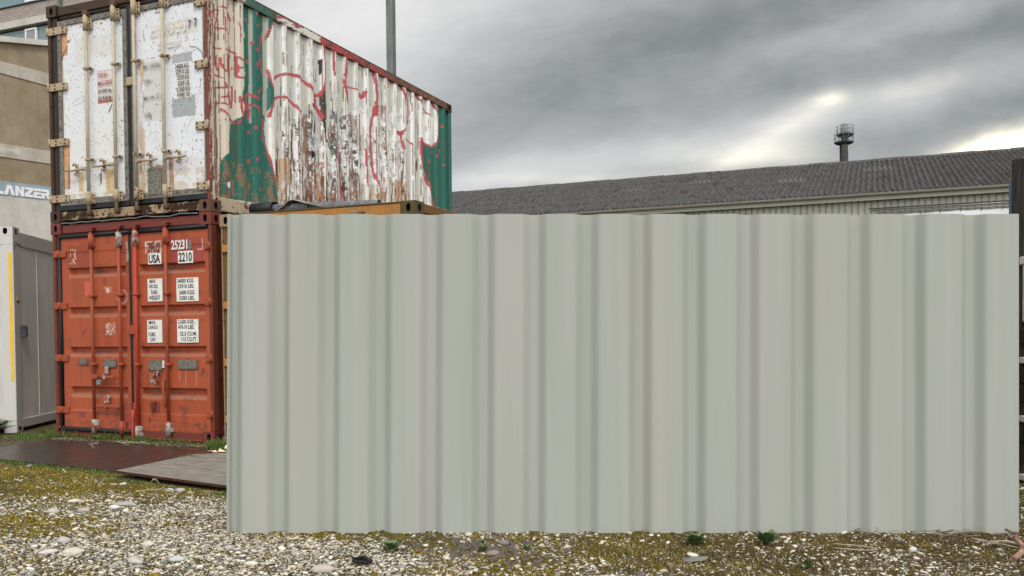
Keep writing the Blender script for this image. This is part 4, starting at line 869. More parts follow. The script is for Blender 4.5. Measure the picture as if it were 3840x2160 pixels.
lettering(rb, [('TFLU', 1.508, 1.692, 2.182, 2.290, .01)], M['maroon'], 'lettering', -.001)
lettering(rb, [('25231', 1.862, 2.098, 2.192, 2.302, .012)], M['letter_white'], 'lettering', -.001); lettering(rb, [('8', 2.112, 2.158, 2.190, 2.290, .01)], M['letter_faded'], 'lettering', -.001)

# ================================================================== orange container to the right
ora = thing('shipping_container', 'weathered orange yellow shipping container right of the red one, with rolled sheets on its roof', 'container', (.150, -.02, -.048), 0, 'stacked shipping containers')
matsO = dict(slim=True, cast=M['moss_cast'], cast_l=M['oran_cast'], post_l=M['oran_cast'], post_r=M['oran_dark'], header=M['oran_dark'], sill=M['oran_dark'], wall=M['oran_dark'], roof=M['oran_dark'])
shell(ora, 2.588, 6.06, matsO)
M['door_oran'] = rusty('rust streaked orange door', (.7, .7, .7), .32, .8, .6, dirtcol=(.08, .05, .02), attr='paint', var=.3)
doors_red(ora, M['door_oran'], (.30, .145, .045), M['oran_paint'], M['oran_paint'], M['oran_dark'], 61)
M['oran_head'] = rusty('flaking orange header', (.40, .18, .045), .40, .9, .9, (.07, .05, .02), var=.6)
for q_ in ((.60, .72, -.016, .008, 2.50, 2.53), (1.12, 1.26, -.02, .01, 2.49, 2.53), (1.66, 1.80, -.024, .01, 2.478, 2.53)): onebox('lug', M['oran_cast'], ora, *q_, c=.008)
onebox('header_face', M['oran_head'], ora, .17, W - .17, -.006, .012, 2.45, 2.572, c=.004)
onebox('roof_edge', M['moss_cast'], ora, .165, W - .165, -.012, .03, 2.5725, 2.59, c=.004)

# ================================================================== padlock
pk = thing('padlock', 'small dark brass padlock hanging on the left door handle of the red container', 'padlock', (-W + .80, -.075, .66))
m = MB(); m.box(-.032, .032, -.014, .014, -.015, .045, .006); m.build('body', M['steel'], pk)
m = MB(); m.tube([(.022 * math.cos(a), 0, .045 + .045 * math.sin(a)) for a in np.linspace(0, math.pi, 9)], .006, 6); m.build('shackle', M['dark_plastic'], pk)

# ================================================================== rolled sheets on the orange roof
ZR = 2.545
def roll(name, label, mat, x0, x1, y, zc, ro, ri, turns=2, squash=.6, yd=0):
    m = MB(); n = 44; t0 = 0
    for xx, yo in ((x0, 0), (x1, yd)):
        for i in range(n):
            a = i / (n - 1) * turns * 2 * math.pi; r = ri + (ro - ri) * i / (n - 1)
            for rr in (r, r + .006): m.v.append((xx, y + yo + math.cos(a) * rr, zc + math.sin(a) * rr * squash))
    N2 = 2 * n
    for i in range(n - 1):
        a, b, c_, d = 2 * i, 2 * i + 2, 2 * i + 3, 2 * i + 1
        m.face([a, d, c_, b]); m.face([N2 + a, N2 + b, N2 + c_, N2 + d]); m.face([a, b, N2 + b, N2 + a], True); m.face([d, N2 + d, N2 + c_, c_], True)
    o = m.build(name, mat); tag(o, label, 'sheet roll', 'rolled sheets on the orange container'); return o
roll('sheet_roll', 'black foil roll with spiral end, leftmost on the orange container', M['mat_dark'], .36, .66, .30, ZR + .085, .12, .035, 2, .72)
roll('sheet_roll', 'long grey rolled sheet lying between the black roll and the open pipe', M['mat_grey'], .60, 1.14, .30, ZR + .070, .078, .03, 2, .85)
m = MB(); n = 20
for xx, yy in ((.93, .24), (1.9, .44)):
    for r in (.05, .040):
        for k_ in range(n): a = 2 * math.pi * k_ / n; m.v.append((xx, yy + math.cos(a) * r, ZR + .065 + math.sin(a) * r))
for k_ in range(n):
    j = (k_ + 1) % n; m.face([k_, j, n + j, n + k_]); m.face([k_, 2 * n + k_, 2 * n + j, j], True); m.face([n + k_, n + j, 3 * n + j, 3 * n + k_], True)
tag(m.build('pipe', M['mat_grey']), 'grey open ended pipe under the beige sheet on the orange container', 'pipe')
m = MB(); prof = [(.66, .02, .22), (.80, .072, .20), (.93, .135, .16), (.99, .138, .16), (1.12, .10, .17), (1.30, .055, .19), (1.55, .02, .22)]
for (x, h, y) in prof:
    for yy, dz in ((y, 0), (y + .18, .01), (y + .4, -.012)): m.v += [(x, yy, ZR + h + dz), (x, yy, ZR + h + dz - .006)]
for i in range(len(prof) - 1):
    for j in range(2):
        a = i * 6 + j * 2; m.face([a, a + 2, a + 8, a + 6]); m.face([a + 1, a + 7, a + 9, a + 3])
    a = i * 6; m.face([a, a + 6, a + 7, a + 1]); m.face([a + 4, a + 5, a + 11, a + 10])
tag(m.build('folded_sheet', M['mat_tan']), 'beige sheet draped over the pipe on the orange container', 'sheet')

# ================================================================== pale cabin at left
rzc = math.radians(-60.5) ; cab = thing('cabin_container', 'pale grey office cabin with yellow tape strip, at the left of the red container', 'cabin', (-3.525, .33, -.03), 0)
# local axes: a along the right-hand face (away), b along the left face
da = Vector((-.492, .870, 0)); db = Vector((-.870, -.492, 0))
cab.matrix_world = Matrix(((da.x, db.x, 0, -3.525), (da.y, db.y, 0, .33), (0, 0, 1, -.03), (0, 0, 0, 1)))
HC = 2.69; LA = 2.44; LB = 3.2
m = MB(); m.box(.20, LA - .2, .012, LB, HC - .235, HC - .045, .006); m.box(.012, .1, .20, LB, HC - .235, HC - .045, .006)
m.box(0, .20, 0, .20, HC - .235, HC - .115, .004); m.build('top_rail', M['cabin'], cab)
m = MB()   # top casting with two oval holes
m.ringface((0, .185, HC - .115), (0, -1, 0), (0, 0, 1), .185, .115, .028, .042, .05, 16, 1); m.ringface((0, 0, HC - .115), (1, 0, 0), (0, 0, 1), .20, .115, .030, .042, .05, 16, 1)
b = len(m.v); m.v += [(0, 0, HC), (.2, 0, HC), (.2, .185, HC), (0, .185, HC), (.2, 0, HC - .115), (.2, .185, HC - .115), (0, .185, HC - .115)]; m.face([b, b + 1, b + 2, b + 3]); m.face([b + 1, b + 4, b + 5, b + 2]); m.face([b + 2, b + 5, b + 6, b + 3])
m.build('corner_casting', [M['cabin'], M['hole']], cab)
m = MB(); m.box(.0, .185, .0, .155, .155, HC - .235, .006); m.build('corner_post', M['cabin'], cab)
m = MB(); m.box(.0, .19, .0, .16, 0, .155, .004); m.box(.19, LA, .01, .2, .05, .165, .004); m.box(.01, .15, .16, LB, .05, .165, .004); m.build('bottom_rail', M['cabin'], cab)
m = MB()
x = .185
while x < LA - .1:
    m.box(x, min(x + .61, LA), .026, .07, .165, HC - .235); m.box(min(x + .611, LA - .02), min(x + .634, LA), .018, .06, .165, HC - .235, .004); x += .635
m.build('wall_panel', M['cabin_panel'], cab)
m = MB(); x = .155
while x < LB: m.box(.02, .06, x, x + .44, .165, HC - .235); m.box(.012, .05, x + .44, x + .46, .165, HC - .235); x += .46
m.build('wall_panel', M['cabin_left'], cab)
m = MB(); m.box(.06, LA, .06, LB, .16, HC - .06); m.box(.1, LA, .1, LB, HC - .07, HC - .05); m.build('core', M['cabin_panel'], cab)
onebox('yellow_tape', M['yellow'], cab, -.003, .0, .02, .060, .68, 2.35)
m = MB(); m.box(.19, .245, -.055, .03, 1.245, 1.41, .008); m.box(.246, .30, -.045, .03, 1.25, 1.40, .008); m.cur = 1; m.box(.262, .286, -.049, -.044, 1.335, 1.385); m.build('lock_box', [M['lock'], M['dark_plastic']], cab)
m = MB(); m.box(.08, .155, -.003, .0, 1.735, 1.775); m.cur = 1; m.box(.08, .155, -.003, .0, 1.700, 1.735); m.build('sticker', [M['yellow'], M['blue_tape']], cab)
m = MB(); m.tube([(.055, -.0005, .055), (.105, -.0005, .055)], .024, 8); m.box(.05, .10, -.004, .0, .03, .08, .01); m.build('fork_pocket', M['hole'], cab)
m = MB(); 
for (x, z_, l) in ((.03, 2.44, .05), (.11, 2.475, .03), (.15, 2.47, .02), (.07, 2.49, .015), (.20, 2.47, .02)): m.box(x, x + .05, -.002, .0, z_, z_ + .008); m.box(x + .01, x + .018, -.002, .0, z_ - l, z_)
m.build('rust_mark', M['rust_dark'], cab)

# ================================================================== curved tan wall building at far left
tw = thing('ramp_building', 'tan rendered building with white letters on a grey blue band, behind the cabin', 'building', (-16.59, 10.3, 0), 0)
th = math.radians(15.5); tw.matrix_world = Matrix(((math.sin(th), -math.cos(th), 0, -16.59), (math.cos(th), math.sin(th), 0, 10.3), (0, 0, 1, 0), (0, 0, 0, 1)))
# local x = along the wall (away), local -y = towards the yard
S0, S1 = -9.0, 9.0
zc_ = lambda s: 9.95 + .162 * s
def wallpoly(name, mat, pts, y, th_): return flat_poly(name, mat, tw, pts, 'y', y, th_)
wallpoly('wall', M['tan_wall'], [(S0, 5.80), (S1, 5.80), (S1, zc_(S1) - .15), (S0, zc_(S0) - .15)], 1.0, 1.0)
wallpoly('lower_wall', M['conc'], [(S0, -.2), (S1, -.2), (S1, 5.40), (S0, 5.40)], 1.0, 1.02)
wallpoly('sign_band', M['sign_blue'], [(S0, 5.40), (S1, 5.40), (S1, 5.80), (S0, 5.80)], 1.0, 1.03)
wallpoly('coping', M['conc'], [(S0, zc_(S0) - .16), (S1, zc_(S1) - .16), (S1, zc_(S1)), (S0, zc_(S0))], 1.05, 1.17)
wallpoly('concrete_band', M['conc_band'], [(S0, 8.92 + .05 * 9), (0, 8.92), (1.5, 8.83), (S1, 8.2), (S1, 8.62), (1.5, 9.21), (0, 9.26), (S0, 9.26 + .03 * 9)], 1.0, 1.03)
wallpoly('concrete_band', M['conc_band'], [(S0, 6.52), (S1, 6.48), (S1, 6.86), (S0, 6.90)], 1.0, 1.03)
wallpoly('patch', M['conc'], [(-.3, 6.66), (.15, 6.62), (.3, 6.70), (.52, 6.62), (.6, 6.72), (.55, 6.80), (.1, 6.78), (-.3, 6.80)], -.03, .002)
def seg_letters(parent, y, h0, h1, y2):
    """six wide stencil capitals built as outlines in wall metres"""
    L = []
    s0, w_ = -.13, .225
    def place(i, polys, x0, x1):
        for P_ in polys: L.append([(x0 + (x1 - x0) * a, h0 + (h1 - h0) * b) for a, b in P_])
    place(0, [[(0, 0), (1, 0), (1, .30), (.40, .30), (.40, 1), (0, 1)]], -.17, .075)
    place(1, [[(0, 0), (.30, 1), (.70, 1), (1, 0), (.68, 0), (.56, .42), (.56, .62), (.44, .62), (.44, .42), (.32, 0)]], .09, .385)
    place(2, [[(0, 0), (.34, 0), (.34, .55), (.66, 0), (1, 0), (1, 1), (.68, 1), (.68, .48), (.36, 1), (0, 1)]], .40, .64)
    place(3, [[(0, 0), (1, 0), (1, .28), (.55, .28), (1, .72), (1, 1), (0, 1), (0, .74), (.48, .74), (0, .28)]], .665, .90)
    place(4, [[(0, .72), (1, .72), (1, 1), (0, 1)], [(0, 0), (1, 0), (1, .24), (.42, .24), (.42, .38), (1, .38), (1, .62), (0, .62)]], .915, 1.135)
    place(5, [[(0, .72), (.62, .72), (.62, .60), (0, .60), (0, 0), (.36, 0), (.36, .34), (.5, .34), (.78, 0), (1.12, 0), (.84, .36), (.98, .5), (.98, .86), (.84, 1), (0, 1)]], 1.15, 1.37)
    m = MB()
    for P_ in L:
        b = len(m.v)
        for d in (0, .02):
            for a, c_ in P_: m.v.append((a, y - d, c_))
        n = len(P_); m.face([b + n + i for i in range(n)])
        for i in range(n): j = (i + 1) % n; m.face([b + i, b + j, b + n + j, b + n + i])
    return m.build('lettering', M['win_white'], parent)
seg_letters(tw, -.031, 5.415, 5.70, 0)
wallpoly('back_wall', M['conc'], [(S0, -.2), (S1, -.2), (S1, 7), (S0, 7)], 8.0, .3)

# brick block behind
bb = thing('brick_building', 'pale brick block with blue curtain windows, rising behind the tan building', 'building', (-60, 30, 0))
def bx_(n, mat, x0, x1, y0, y1, z0, z1, par=bb): return onebox(n, mat, par, x0 + 60, x1 + 60, y0 - 30, y1 - 30, z0, z1)
bx_('wall', M['brick'], -60, -33, 0 + 30, 38, 20.14, 21.0); bx_('slab', M['conc'], -60.05, -33, 29.88, 38, 19.74, 20.137)
bx_('core', M['dark_gap'], -60, -33, 30.25, 38, 0, 19.74); bx_('core', M['dark_gap'], -60, -33, 30.25, 38, 21.0, 24)
bx_('curtain_wall', M['curtain'], -59.9, -33.1, 30.14, 30.24, 17.0, 19.60); bx_('curtain_wall', M['curtain'], -59.9, -33.1, 30.14, 30.24, 21.12, 24)
bx_('sill', M['dark_gap'], -60.1, -33, 29.93, 30.3, 21.0, 21.06); bx_('drain_pipe', M['galv'], -36.75, -36.55, 29.80, 29.95, 0, 24)
def window(x0, x1, z0, z1):
    m = MB()
    for a in ((x0, x0 + .12, z0, z1), (x1 - .12, x1, z0, z1), (x0 + .12, x1 - .12, z1 - .12, z1), (x0 + .12, x1 - .12, z0, z0 + .12)): m.box(a[0] + 60, a[1] + 60, .02, .139, a[2], a[3], .01)
    f = m.build('window', M['win_white'], bb); onebox('pane', M['glass_grey'], f, x0 + 60.12, x1 + 59.88, .06, .08, z0 + .12, z1 - .12)
for x0 in (-57.5, -53.0, -48.6, -44.1, -39.67, -35.2, -31.): window(x0, x0 + .95, 17.6, 19.58); window(x0 + .05, x0 + 1.0, 21.13, 23.2)
bx_('wall', M['brick'], -60, -33, 30, 38, 24, 30); bx_('lower_wall', M['brick'], -60, -33, 30.02, 30.24, 0, 17)

# ================================================================== mast
ms = thing('lamp_mast', 'square galvanised mast rising behind the white container', 'mast', (-2.84, 9.0, -.03))
m = MB(); m.box(-.078, .078, -.078, .078, 0, 12.5, .008); m.build('pole', M['galv'], ms)
m = MB(); m.box(-.16, .16, -.16, .16, 0, .03, .005); m.build('base_plate', M['galv'], ms)
m = MB(); m.box(-.30, .30, -.18, .18, 12.5, 12.62, .03); m.build('lamp_head', M['dark_plastic'], ms)

# ================================================================== warehouse
wh = thing('warehouse', 'long warehouse with grey corrugated fibre cement roof and pale ribbed cladding, behind the yard', 'warehouse', (0, 22, 0))
X0, X1 = -16.0, 22.0; EZ, RZ = 5.56, 7.98; SL = (RZ - EZ) / 8.2
wp = .177
A = np.arange(X0, X1, wp / 8)
def roof_rows(front):
    V = []; F = []; nA = len(A); rows = [(-.28, 1.42), (1.25, 2.95), (2.78, 4.48), (4.31, 6.01), (5.84, 8.1)]
    for r, (y0, y1) in enumerate(rows):
        nm = 'roof_front' if front else 'roof_back'
        ys = np.array([y0, y0, (y0 + y1) / 2, y1]); lift = np.array([-.012, .030, .020, .0])
        rs = np.random.RandomState(r + 3 * front)
        jit = np.repeat(rs.randn(len(A) // 40 + 2) * .012, 40)[:nA]
        wav = .048 * np.cos(2 * math.pi * (A - X0) / wp)
        b = len(V)
        for i, (yy, lf) in enumerate(zip(ys, lift)):
            yv = yy + jit if i < 2 else np.full(nA, yy); zz = EZ + SL * yv + wav + lf + r * .001
            if not front: yv = 16.4 - yv
            V += list(zip(A.tolist(), yv.tolist(), zz.tolist()))
        i = np.arange(nA - 1)
        for q in range(3):
            for k_ in i: F.append((b + q * nA + k_, b + q * nA + k_ + 1, b + (q + 1) * nA + k_ + 1, b + (q + 1) * nA + k_))
    me = bpy.data.meshes.new('roof'); me.from_pydata(V, [], F); me.materials.append(M['roof']); o = bpy.data.objects.new('roof', me); C.objects.link(o); o.parent = wh; return o
rf = roof_rows(True); roof_rows(False)
m = MB(); xx = X0; i = 0
while xx < X1:
    a, b_ = xx, min(xx + 1.22, X1); h = .014 * (i % 2); dz = random.uniform(-.008, .008); q = len(m.v)
    m.v += [(a, 7.86, RZ - .085 + h + dz), (b_, 7.86, RZ - .085 + h - dz), (b_, 8.2, RZ + .06 + h - dz), (a, 8.2, RZ + .06 + h + dz), (b_, 8.54, RZ - .085 + h), (a, 8.54, RZ - .085 + h), (a, 7.86, RZ - .13 + h), (b_, 7.86, RZ - .13 + h)]
    m.face([q, q + 1, q + 2, q + 3]); m.face([q + 3, q + 2, q + 4, q + 5]); m.face([q + 6, q + 7, q + 1, q]); xx += 1.2; i += 1
m.build('ridge_cap', M['roof'], wh)
# bleached sheet patches lying in the roof
def patch(x0, x1, y0, y1):
    AA = np.arange(x0, x1, wp / 8); nA = len(AA); V = []; F = []
    for yy in (y0, y1): V += [(float(a), yy, float(EZ + SL * yy + .048 * math.cos(2 * math.pi * (a - X0) / wp) + .024 + (0.0))) for a in AA]
    for k_ in range(nA - 1): F.append((k_, k_ + 1, nA + k_ + 1, nA + k_))
    me = bpy.data.meshes.new('bleached_sheet'); me.from_pydata(V, [], F); me.materials.append(M['roof_patch']); o = bpy.data.objects.new('bleached_sheet', me); C.objects.link(o); o.parent = wh
def snap(x): return X0 + round((x - X0) / wp) * wp - 0.0
for x0, x1, y0, y1 in ((6.45, 7.55, 4.6, 5.7), (3.65, 4.6, 3.1, 4.2), (.15, 1.05, 4.4, 5.5), (-2.4, -1.5, 4.0, 5.2)): patch(snap(x0), snap(x1), y0, y1)
# gutter (half round), brackets, fascia
m = MB(); n = 8
for x in (X0, X1):
    for r in (.075, .068):
        for k_ in range(n + 1): a = math.pi * k_ / n; m.v.append((x, -.30 - math.cos(a) * r, EZ - .115 - math.sin(a) * r * 1.15 + .03))
N1 = n + 1
for k_ in range(n): m.face([k_, k_ + 1, 2 * N1 + k_ + 1, 2 * N1 + k_], True); m.face([N1 + k_, 3 * N1 + k_, 3 * N1 + k_ + 1, N1 + k_ + 1], True)
m.face([0, N1, 3 * N1, 2 * N1]); m.build('gutter', M['gutter'], wh)
m = MB(); x = X0 + .3
while x < X1: m.box(x, x + .03, -.385, -.36, EZ - .10, EZ - .05); m.box(x, x + .03, -.385, -.30, EZ - .060, EZ - .048); x += .82
m.build('gutter_bracket', M['steel'], wh)
onebox('fascia', M['cladding'], wh, X0, X1, -.20, -.16, EZ - .30, EZ - .06)
onebox('soffit', M['clad_groove'], wh, X0, X1, -.158, .0, EZ - .27, EZ - .20)
m = MB(); x = X0
while x < X1 - .1:      # trapezoid cladding: wide flats, narrow recessed grooves
    q = len(m.v)
    for (dx, y) in ((0, .0), (.012, .04), (.046, .04), (.058, .0), (.191, .0)): m.v += [(x + dx, y, -.1), (x + dx, y, EZ - .285)]
    for k_ in range(4): m.face([q + 2 * k_, q + 2 * k_ + 2, q + 2 * k_ + 3, q + 2 * k_ + 1])
    x += .191
m.build('cladding', M['cladding'], wh)
onebox('core', M['clad_groove'], wh, X0 + .02, X1 - .02, .06, 16.3, -.1, EZ - .12)
for xg in (X0, X1 - .05): flat_poly('gable', M['cladding'], wh, [(0, 0)] * 0 + [(xg, -.1), (xg + .05, -.1), (xg + .05, EZ - .1), (xg, EZ - .1)], 'y', .05, .05)
m = MB()
for xg in (X0 + .1, X1 - .15):
    q = len(m.v); m.v += [(xg, .06, EZ - .12), (xg, 16.3, EZ - .12), (xg, 8.2, RZ - .15), (xg + .05, .06, EZ - .12), (xg + .05, 16.3, EZ - .12), (xg + .05, 8.2, RZ - .15)]
    m.face([q, q + 1, q + 2]); m.face([q + 3, q + 5, q + 4])
m.build('gable', M['cladding'], wh)
# banner on its tube frame
bn = thing('banner', 'white cloth banner on a tube frame fixed to the warehouse cladding', 'banner', (6.9, 21.88, 0))
AA = np.linspace(.12, 5.2, 90); BB = np.linspace(2.3, 4.80, 24)
grid_mesh('cloth', AA, BB, lambda U, V: np.stack([U, -.05 + .025 * np.sin(U * 3.1 + V * 2.2) * (vnoise(U, V, 1.5, 1.2, 5)), V - .018 * np.abs(np.sin(U * math.pi / .56)) * (V > 4.75)], 1), M['banner'], bn)
m = MB(); m.tube([(-.15, -.08, 4.955), (5.3, -.08, 4.955)], .022, 8); m.tube([(.0, -.08, 4.86), (5.3, -.08, 4.86)], .016, 8); m.tube([(.0, -.08, 4.955), (0, -.08, 2.2)], .022, 8); m.tube([(5.3, -.08, 4.955), (5.3, -.08, 2.2)], .022, 8); m.tube([(.0, -.08, 2.2), (5.3, -.08, 2.2)], .022, 8); m.build('frame', M['steel'], bn)
m = MB(); m.box(-.22, 5.35, -.07, -.01, 4.99, 5.02); m.build('shade_gap', M['dark_plastic'], bn)  # solid dark bar over the banner, built in place of shade
m = MB()
for k_ in range(10): x = .14 + k_ * .55; m.tube([(x, -.08, 4.86), (x, -.07, 4.76)], .008, 5)
m.build('tie', M['dark_plastic'], bn)
flat_poly('letter', M['letter_red'], bn, [(1.55 + .30 + .30 * math.cos(a), 4.42 + .29 * math.sin(a)) for a in np.linspace(0, 2 * math.pi, 24, endpoint=False)], 'y', -.085, .01)
flat_poly('letter', M['letter_navy'], bn, [(1.0, 4.2), (1.12, 4.2), (1.28, 4.60), (1.36, 4.60), (1.36, 4.70), (1.0, 4.70)], 'y', -.085, .01)
sg = thing('round_sign', 'red round topped sign on the warehouse wall under the eave', 'sign', (-.96, 21.90, 5.15))
flat_poly('board', M['letter_red'], sg, [(.36 * math.cos(a), .22 * math.sin(a)) for a in np.linspace(0, 2 * math.pi, 28, endpoint=False)], 'y', .05, .05)
flat_poly('face', M['label'], sg, [(.22 * math.cos(a), .10 * math.sin(a) - .05) for a in np.linspace(0, 2 * math.pi, 24, endpoint=False)], 'y', -.002, .01)

# ================================================================== tower
tr = thing('lighting_tower', 'round tower with two railed platforms, rising behind the warehouse roof', 'tower', (4.60, 70, 0))
m = MB(); m.tube([(0, 0, 15.9), (0, 0, 18.25)], .27, 16); m.tube([(0, 0, 16.6), (0, 0, 18.2)], .275, 16); m.build('upper_shaft', M['tower_l'], tr)
m = MB(); m.tube([(0, 0, 0), (0, 0, 15.9)], .285, 16); m.tube([(-.24, .3, 0), (-.24, .3, 16.9)], .16, 10); m.build('shaft', M['tower_d'], tr)
for zp, r, xo in ((16.72, .76, -.05), (17.35, .68, .04)):
    m = MB(); m.tube([(xo, 0, zp), (xo, 0, zp + .06)], r, 24); m.tube([(xo, 0, zp - .10), (xo, 0, zp)], .60, 20, r2=r); pf = m.build('platform', M['tower_d'], tr)
    m = MB()
    for hz_ in (.40, .72): m.tube([(xo + r * math.cos(a), r * math.sin(a), zp + hz_) for a in np.linspace(0, 2 * math.pi, 25)], .016, 5, False)
    for a in np.linspace(0, 2 * math.pi, 12, endpoint=False): m.tube([(xo + r * math.cos(a), r * math.sin(a), zp + .1), (xo + r * math.cos(a), r * math.sin(a), zp + .74)], .013, 5)
    m.build('railing', M['galv'], pf)

# ================================================================== added ribbed panel, stands in for a blurred rectangle over the view
pA = Vector((3.1262, -3.5022, -.03)); pB = Vector((7.6469, -1.8729, -.03)); dx_ = (pB - pA).normalized(); LP = (pB - pA).length
pn = thing('stand_in_panel', 'added pale grey green ribbed panel on the gravel, standing in for a blurred rectangle', 'metal panel')
nn = Vector((dx_.y, -dx_.x, 0))
pn.matrix_world = Matrix(((dx_.x, -nn.x, 0, pA.x), (dx_.y, -nn.y, 0, pA.y), (0, 0, 1, -.03), (0, 0, 0, 1)))
ribs = [(q - 44) / (2568 - 44) * LP for q in (56, 212, 376, 545, 712, 880, 1046, 1215, 1385, 1556, 1725, 1897, 2073, 2245, 2430)]
def ribdepth(U):
    d = np.zeros_like(U)
    for r_ in ribs: d = np.maximum(d, np.clip((.084 - np.abs(U - r_)) / .070, 0, 1))
    return d * d * (3 - 2 * d) * np.clip((U - .004) / .012, 0, 1) * np.clip((LP - .004 - U) / .012, 0, 1)
HL, HRT = 1.976, 1.902
def ppos(U, V):
    top = HL + (HRT - HL) * U / LP; lean = .032 * U / LP * 0
    return np.stack([U - .008 + V * (.042 * (1 - U / LP) - .007 * U / LP), .012 + .054 * ribdepth(U) + (vnoise(U, V * .4, 3, 1, 33) - .5) * .010 * np.clip(V * 8, 0, 1), V * top], 1)
AA = np.unique(np.concatenate([np.linspace(0, LP, 400), np.array([.004, .016, LP - .016, LP - .004])] + [np.linspace(r_ - .07, r_ + .07, 15).clip(0, LP) for r_ in ribs]))
grid_mesh('sheet', AA, np.linspace(0, 1, 60), ppos, M['panel'], pn)
m = MB(); n_ = 60
for i in range(n_ + 1):
    x = LP * i / n_; top = HL + (HRT - HL) * i / n_
    xt = x + .048 * (1 - i / n_) - .007 * i / n_; m.v += [(x, .076, 0), (xt, .076, top - .002), (x, .084, 0), (xt, .084, top - .002)]
    if i: b = 4 * i; m.face([b - 4, b, b + 1, b - 3]); m.face([b - 2, b - 1, b + 3, b + 2]); m.face([b - 3, b + 1, b + 3, b - 1])
m.build('backing', M['galv'], pn)
m = MB()
for x in (.25, 1.7, 3.1, LP - .25): m.box(x - .03, x + .03, .085, .145, 0, 1.80, .004); m.tube([(x, .12, 1.3), (x, .75, .02)], .02, 8); m.box(x - .1, x + .1, .65, .85, -.005, .03)
m.build('prop', M['galv'], pn)

# ================================================================== right edge: post, blue board, pallets
po = thing('wooden_post', 'dark weathered wooden post at the right edge of the yard', 'post', (7.893, .168, -.03), math.radians(-8))
m = MB(); m.box(-.0435, .043, .0, .09, 0, 2.572, .006); m.build('post', M['wood_dark'], po)
bd = thing('blue_board', 'faded blue upright board fixed behind the dark wooden post', 'board', (7.893, .168, -.03), math.radians(-8))
m = MB()
m.box(-.066, -.030, .094, .14, 0, 2.43, .004); m.box(-.030, .9, .10, .13, 1.90, 2.40, .004); m.box(-.03, .9, .14, .18, 0, 1.9); m.build('board', [M['blue']], bd)
wbx = thing('storage_box', 'dirty white storage box stacked on dark pallets at the right edge', 'box', (7.93, .10, 0), math.radians(22))
m = MB(); m.box(.02, .9, .0, .09, 1.245, 1.76, .01); m.box(.0, .92, -.015, .092, 1.70, 1.765, .008); m.build('body', M['white_box'], wbx)
pl_ = thing('pallet_stack', 'stack of dark wooden pallets under the white box', 'pallets', (7.93, .10, -.03), math.radians(22))
for k_ in range(8): onebox('pallet', M['wood_dark'] if k_ % 3 else M['white_box'], pl_, .0, .9, -.05 + .01 * (k_ % 2), .08, .02 + k_ * .155, .02 + k_ * .155 + (.125 if k_ % 3 else .05), c=.006)

# ================================================================== ground
m = MB()
gs = 400
for i, (a, b_) in enumerate(((-gs, -gs), (gs, -gs), (gs, gs), (-gs, gs))): m.v.append((a, b_, -.034))
m.face([0, 1, 2, 3]); gr = m.build('ground', M['soil']); gr['kind'] = 'structure'

# steel plates
pa = flat_poly('steel_plate', M['plateA'], None, [(-2.12, -1.52), (.60, -1.86), (.52, -.75), (.46, -.30), (-.62, -.16), (-1.6, -.15), (-2.36, -.10)], 'z', -.012, .018); tag(pa, 'dark wet steel plate with a red reflection of the doors painted in, lying before the red doors', 'steel plate', 'steel plates on the gravel')
m = MB(); P_ = [(.70, -2.065, .030), (3.3, -2.52, .006), (3.1, -.62, .0), (.66, -.57, -.004), (.43, -.80, .000)]
n = len(P_)
for dz in (0, .022):
    for a, b_, c_ in P_: m.v.append((a, b_, c_ - dz + .004))
m.face(list(range(n))); m.cur = 1; m.face(list(range(2 * n - 1, n - 1, -1)))
for i in range(n): j = (i + 1) % n; m.face([i, n + i, n + j, j])
pb = m.build('steel_plate', [M['plateB'], M['plate_edge']]); tag(pb, 'dusty grey steel plate with a red raised edge, overlapping the darker plate', 'steel plate', 'steel plates on the gravel')

